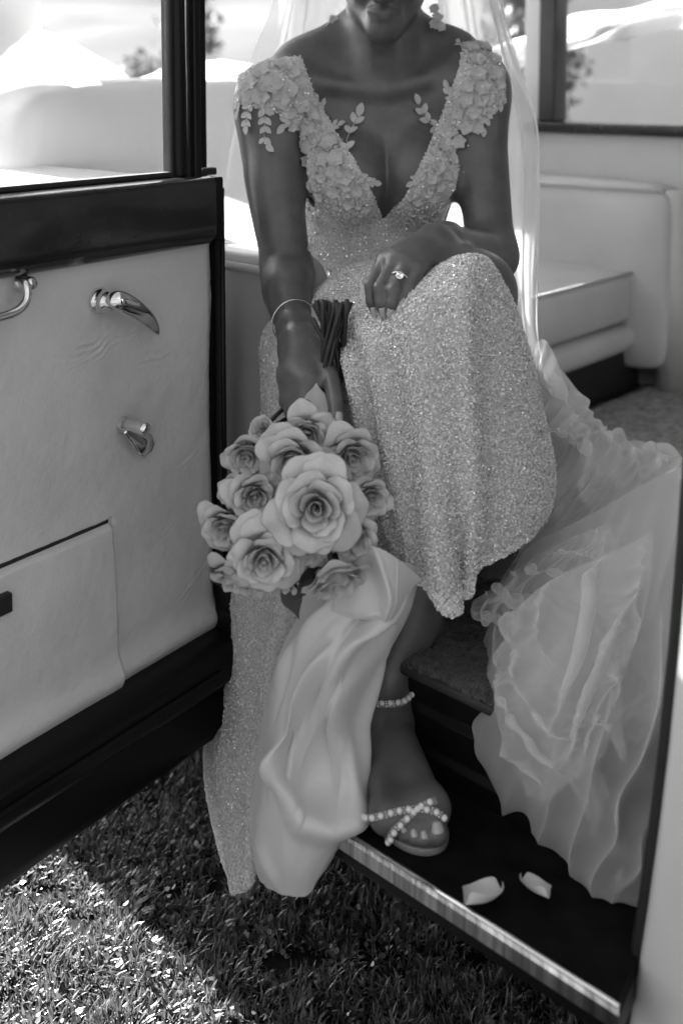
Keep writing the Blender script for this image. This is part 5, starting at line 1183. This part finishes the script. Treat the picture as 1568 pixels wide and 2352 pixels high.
# a loose petal caught by the thumb, small leaves between the heads
def loose(name, u, v, y, su, sv, nrm, roll, seed, m, parent, point=.15, curl=.4, ln=1.25):
    r = random.Random(seed); V = []; ns, nt_ = 9, 10; p1, p2 = r.uniform(0, 6), r.uniform(0, 6)
    for i in range(nt_):
        t = i / (nt_ - 1)
        for j in range(ns):
            s_ = j / (ns - 1) * 2 - 1; w_ = max(.04, math.sin(math.pi * (.03 + .945 * t))) ** .6
            V.append((s_ * w_ * (1 + .05 * math.sin(7 * t + p1)), ln * (t * 2 - 1) * (1 - .10 * s_ * s_) + point * (1 - abs(s_)) * t, curl * (s_ * s_ * .7 + (t - .45) ** 2 * 1.0) - curl * .55 * max(0, abs(s_) - .7) - .4 * max(0, t - .82) + .07 * math.sin(4 * s_ + p2) * t + .03 * math.sin(7 * t + p1) * abs(s_)))
    f = [(i * ns + j, i * ns + j + 1, (i + 1) * ns + j + 1, (i + 1) * ns + j) for i in range(nt_ - 1) for j in range(ns - 1)]
    c = P(u, v, y) if y else PZ(u, v, sv); M = Matrix.Translation(Vector(c)) @ frame_on(nrm, roll).to_4x4() @ Matrix.Scale(su, 4)
    o = link(name, mesh(name, V, f), m, parent, mw=M); finish_petal(o, .012, 2); return o
def up_roll(nrm, d):                                    # roll that points a piece's length along d
    n = Vector(nrm).normalized(); x = n.orthogonal().normalized(); y = n.cross(x); d = Vector(d); return math.atan2(-d.dot(x), d.dot(y))
nv = np.array([-.15, -1, .2])
loose('petal', 727, 928, 1.272, .0165, 0, nv, up_roll(nv, (-.05, 0, 1)), 3, MT['petal'], bouquet, .3, .35, 1.25)
for u, v, y, d, s_ in ((748, 1300, 1.165, (.5, 0, .6), .014), (716, 1330, 1.165, (-.5, 0, -.6), .013), (668, 1368, 1.17, (.3, 0, -.9), .012), (640, 1190, 1.19, (.2, 0, .9), .014)):
    nn = np.array([.1, -1, .3]); loose('leaf', u, v, y, s_, 0, nn, up_roll(nn, d), int(u), MT['leaf'], bouquet, .9, .25, 1.5)
# petals that fell on the running board
o = loose('rose_petal', 1112, 2068, None, .0225, .3715, (-.10, .30, 1), R(78), 8, MT['petal'], None, .1, .85, 1.05)
tag(o, 'larger pale rose petal lying cupped on the black running board near the chrome edge', 'petal', 'fallen rose petals on the running board')
o = loose('rose_petal', 1226, 2045, None, .0165, .3710, (.20, .30, 1), R(165), 21, MT['petal'], None, .15, .8, 1.2)
tag(o, 'smaller curled rose petal lying on the running board beside the tulle train', 'petal', 'fallen rose petals on the running board')

# ================================================================== WHITE CLOTHS, RIBBON, WORLD OUTSIDE
def heap(name, pts, seed, label):                       # a soft bundle of cloth on the shelf behind the seat
    f = Field()
    for (u, v, y, rx, ry, rz) in pts: f.ell(P(u, v, y), (rx, ry, rz), .05)
    nz1, nz2 = Noise(seed), Noise(seed + 1)
    V, F = f.mesh(.007, disp=lambda p: .02 * (1 - np.abs(2.6 * nz1(p[:, 0] * 7 + p[:, 2] * 6, p[:, 1] * 6 - p[:, 2] * 4))) + .006 * nz2(p[:, 0] * 30, p[:, 2] * 30 + p[:, 1] * 20) - .01)
    o = link(name, mesh_np(name, V, F), MT['ribbon_white']); return tag(o, label, 'cloth', 'white cloths behind the seat')
heap('folded_cloth', [(20, 215, 2.42, .09, .10, .075), (95, 190, 2.44, .06, .10, .115), (150, 195, 2.46, .08, .09, .095), (225, 215, 2.5, .075, .08, .06)], 301, 'sunlit white cloth heaped in a peak behind the seat, seen through the door glass')
heap('folded_cloth', [(345, 222, 2.62, .06, .08, .045), (420, 210, 2.68, .09, .08, .06), (510, 205, 2.75, .09, .08, .065), (590, 205, 2.8, .09, .08, .065)], 311, 'sunlit white cloth lying flat behind the seat beside the bride')
rows = [[(1120, 105, 3.05), (1185, 82, 2.98), (1245, 72, 2.93), (1330, 40, 2.86), (1430, 22, 2.80), (1530, -10, 2.74), (1640, -30, 2.7)],
        [(1120, 135, 3.02), (1185, 125, 2.95), (1245, 118, 2.90), (1330, 80, 2.84), (1430, 55, 2.78), (1530, 30, 2.72), (1640, 10, 2.68)],
        [(1120, 170, 3.05), (1185, 160, 2.98), (1245, 135, 2.93), (1330, 115, 2.86), (1430, 85, 2.80), (1530, 62, 2.74), (1640, 40, 2.7)]]
rg_ = net(rows, 24, 120); s9, t9 = ST(24, 120); rg_ = rg_ + grid_normals(rg_) * (.02 * np.sin(s9 * 9 + 5 * nzV(t9 * 4, s9)) + .01 * nzV(t9 * 16, s9 * 3))[..., None]
o = sheet('ribbon', rg_, MT['ribbon_white'], None, thick=.002); tag(o, 'wide white ribbon stretched outside the far window of the car', 'ribbon')

def house(name, label, x0, x1, y, depth, h, m, wins, rot=0):
    t = thing(name, label, 'house', ((x0 + x1) / 2, y, 0)); c = np.array([(x0 + x1) / 2, y]); ca, sa = math.cos(rot), math.sin(rot)
    def fn(a, b, z): return (c[0] + a * ca - b * sa, c[1] + a * sa + b * ca, z)
    hw = (x1 - x0) / 2
    MB().fbox(fn, (-hw, hw), (0, depth), (0, h)).build('wall', m, t)
    mb = MB(); mb.add([fn(-hw - .4, -.4, h), fn(hw + .4, -.4, h), fn(hw + .4, depth + .4, h), fn(-hw - .4, depth + .4, h), fn(-hw - .4, depth / 2, h + 2.2), fn(hw + .4, depth / 2, h + 2.2)], [(0, 1, 5, 4), (2, 3, 4, 5), (1, 2, 5), (3, 0, 4), (0, 3, 2, 1)]); mb.build('roof', MT['roof_tile'], t)
    for (a, b, z0, z1) in wins:
        f = MB().fbox(fn, (a - .06, b + .06), (-.05, .0), (z0 - .06, z1 + .06)).build('window', MT['white_paint'], t)
        MB().fbox(fn, (a, b), (-.06, -.052), (z0, z1)).build('pane', MT['house_dark'], f)
    return t
def tree(label, x, y, h, cw, seed, n=2600, group='trees and shrubs beyond the car', low=.12, leaf=.16, name='tree', cat='tree'):
    r = np.random.default_rng(seed); t = thing(name, label, cat, (x, y, 0), group); tr = MB()
    tr.tube(crom(np.array([(x, y, -.05), (x + .03 * h, y, h * .25), (x - .02 * h, y, h * .55), (x, y, h * .8)]), 10), list(np.linspace(.045 * h, .01 * h, 10)), 8)
    tips = []
    for k in range(12):
        a = r.uniform(0, 6.28); z0 = h * r.uniform(low + .05, .6); e = np.array([x + cw * .8 * math.cos(a), y + cw * .8 * math.sin(a), z0 + h * r.uniform(.1, .3)]); tr.tube([(x, y, z0), lerp((x, y, z0), e, .5) + np.array([0, 0, -.02 * h]), e], [.014 * h, .009 * h, .003 * h], 6); tips.append(e)
    tr.build('trunk', MT['bark'], t, smooth=True)
    cl = np.array(tips + [[x + r.normal(0, cw * .4), y + r.normal(0, cw * .4), h * r.uniform(low + .1, .95)] for _ in range(16)])
    i = r.integers(0, len(cl), n); p = cl[i] + r.normal(0, 1, (n, 3)) * np.array([cw * .24, cw * .24, h * .07]); p[:, 2] = np.maximum(p[:, 2], h * low * .5)
    a = r.normal(0, 1, (n, 3)); a /= np.linalg.norm(a, axis=1, keepdims=True); b = np.cross(a, r.normal(0, 1, (n, 3))); b /= np.linalg.norm(b, axis=1, keepdims=True); q = r.uniform(.5, 1.2, (n, 1)) * leaf
    V = np.stack([p - a * q, p + b * q * .5, p + a * q, p - b * q * .5], 1).reshape(-1, 3); link('crown', mesh_np('crown', V, np.arange(n * 4).reshape(-1, 4)), MT['tree_leaf'], t); return t
gx, gy = np.meshgrid(np.linspace(-75, 14, 60), np.linspace(20, 110, 50)); nh = Noise(91)
gz = -.3 + 13 * (np.clip((gy - 20) / 90, 0, 1) ** .8) * np.clip((14 - gx) / 14, 0, 1) * (1 + .35 * nh(gx * .06, gy * .06)) + .6 * nh(gx * .3, gy * .3) * np.clip((gy - 20) / 20, 0, 1)
sheet('hill', np.stack([gx, gy, gz], 2), MT['hillside'], kind='structure')
house('house', 'plain pale house behind the far window right of the bride', 2.25, 9.5, 12, 7, 3.6, MT['house_wall'], [(1.2, 2.2, 1.0, 2.3)], R(-4))
tree('dark round tree blurred behind the door post', -2.02, 14.5, 2.6, .34, 61, 1200, leaf=.07)
tree('low dark shrub blurred behind the white cloth heap', -2.02, 12.0, 1.62, .30, 62, 1200, leaf=.06, name='shrub', cat='shrub')
tree('small dark shrub at the left edge of the door glass', -4.5, 14.0, 1.75, .5, 63, 900, leaf=.08, name='shrub', cat='shrub')
tree('tall dark tree behind the far window beside the veil', 1.52, 9.5, 3.6, .30, 64, 2400, leaf=.07)

# unseen leafy screen added behind the camera to block low skylight
def skylight_blocker(name, label, x0, x1, y0, y1, h, n, seed):
    r = np.random.default_rng(seed); t = thing(name, label, 'skylight_blocker', ((x0 + x1) / 2, (y0 + y1) / 2, 0)); MB().box(x0 + .25, x1 - .25, y0 + .25, y1 - .25, 0, h - .25).build('stems', MT['bark'], t)
    p = r.uniform(0, 1, (n, 3)) * [x1 - x0, y1 - y0, h] + [x0, y0, 0]; k = r.integers(0, 3, n); p[k == 0, 1] = y1 - r.uniform(0, .35, (k == 0).sum()); p[k == 1, 2] = h - r.uniform(0, .35, (k == 1).sum())
    a = r.normal(0, 1, (n, 3)); a /= np.linalg.norm(a, axis=1, keepdims=True); b = np.cross(a, r.normal(0, 1, (n, 3))); b /= np.linalg.norm(b, axis=1, keepdims=True); q = r.uniform(.06, .14, (n, 1))
    V = np.stack([p - a * q, p + b * q * .5, p + a * q, p - b * q * .5], 1).reshape(-1, 3); link('foliage', mesh_np('foliage', V, np.arange(n * 4).reshape(-1, 4)), MT['tree_leaf'], t)
skylight_blocker('skylight_blocker', 'unseen dark leafy screen added behind the camera to block low skylight', -9, 9, -6.2, -5.0, 4.2, 9000, 71)
tree('dense dark shrub under the tall tree behind the far window', 1.40, 8.7, 1.75, .32, 65, 2600, leaf=.06, low=.05, name='shrub', cat='shrub')
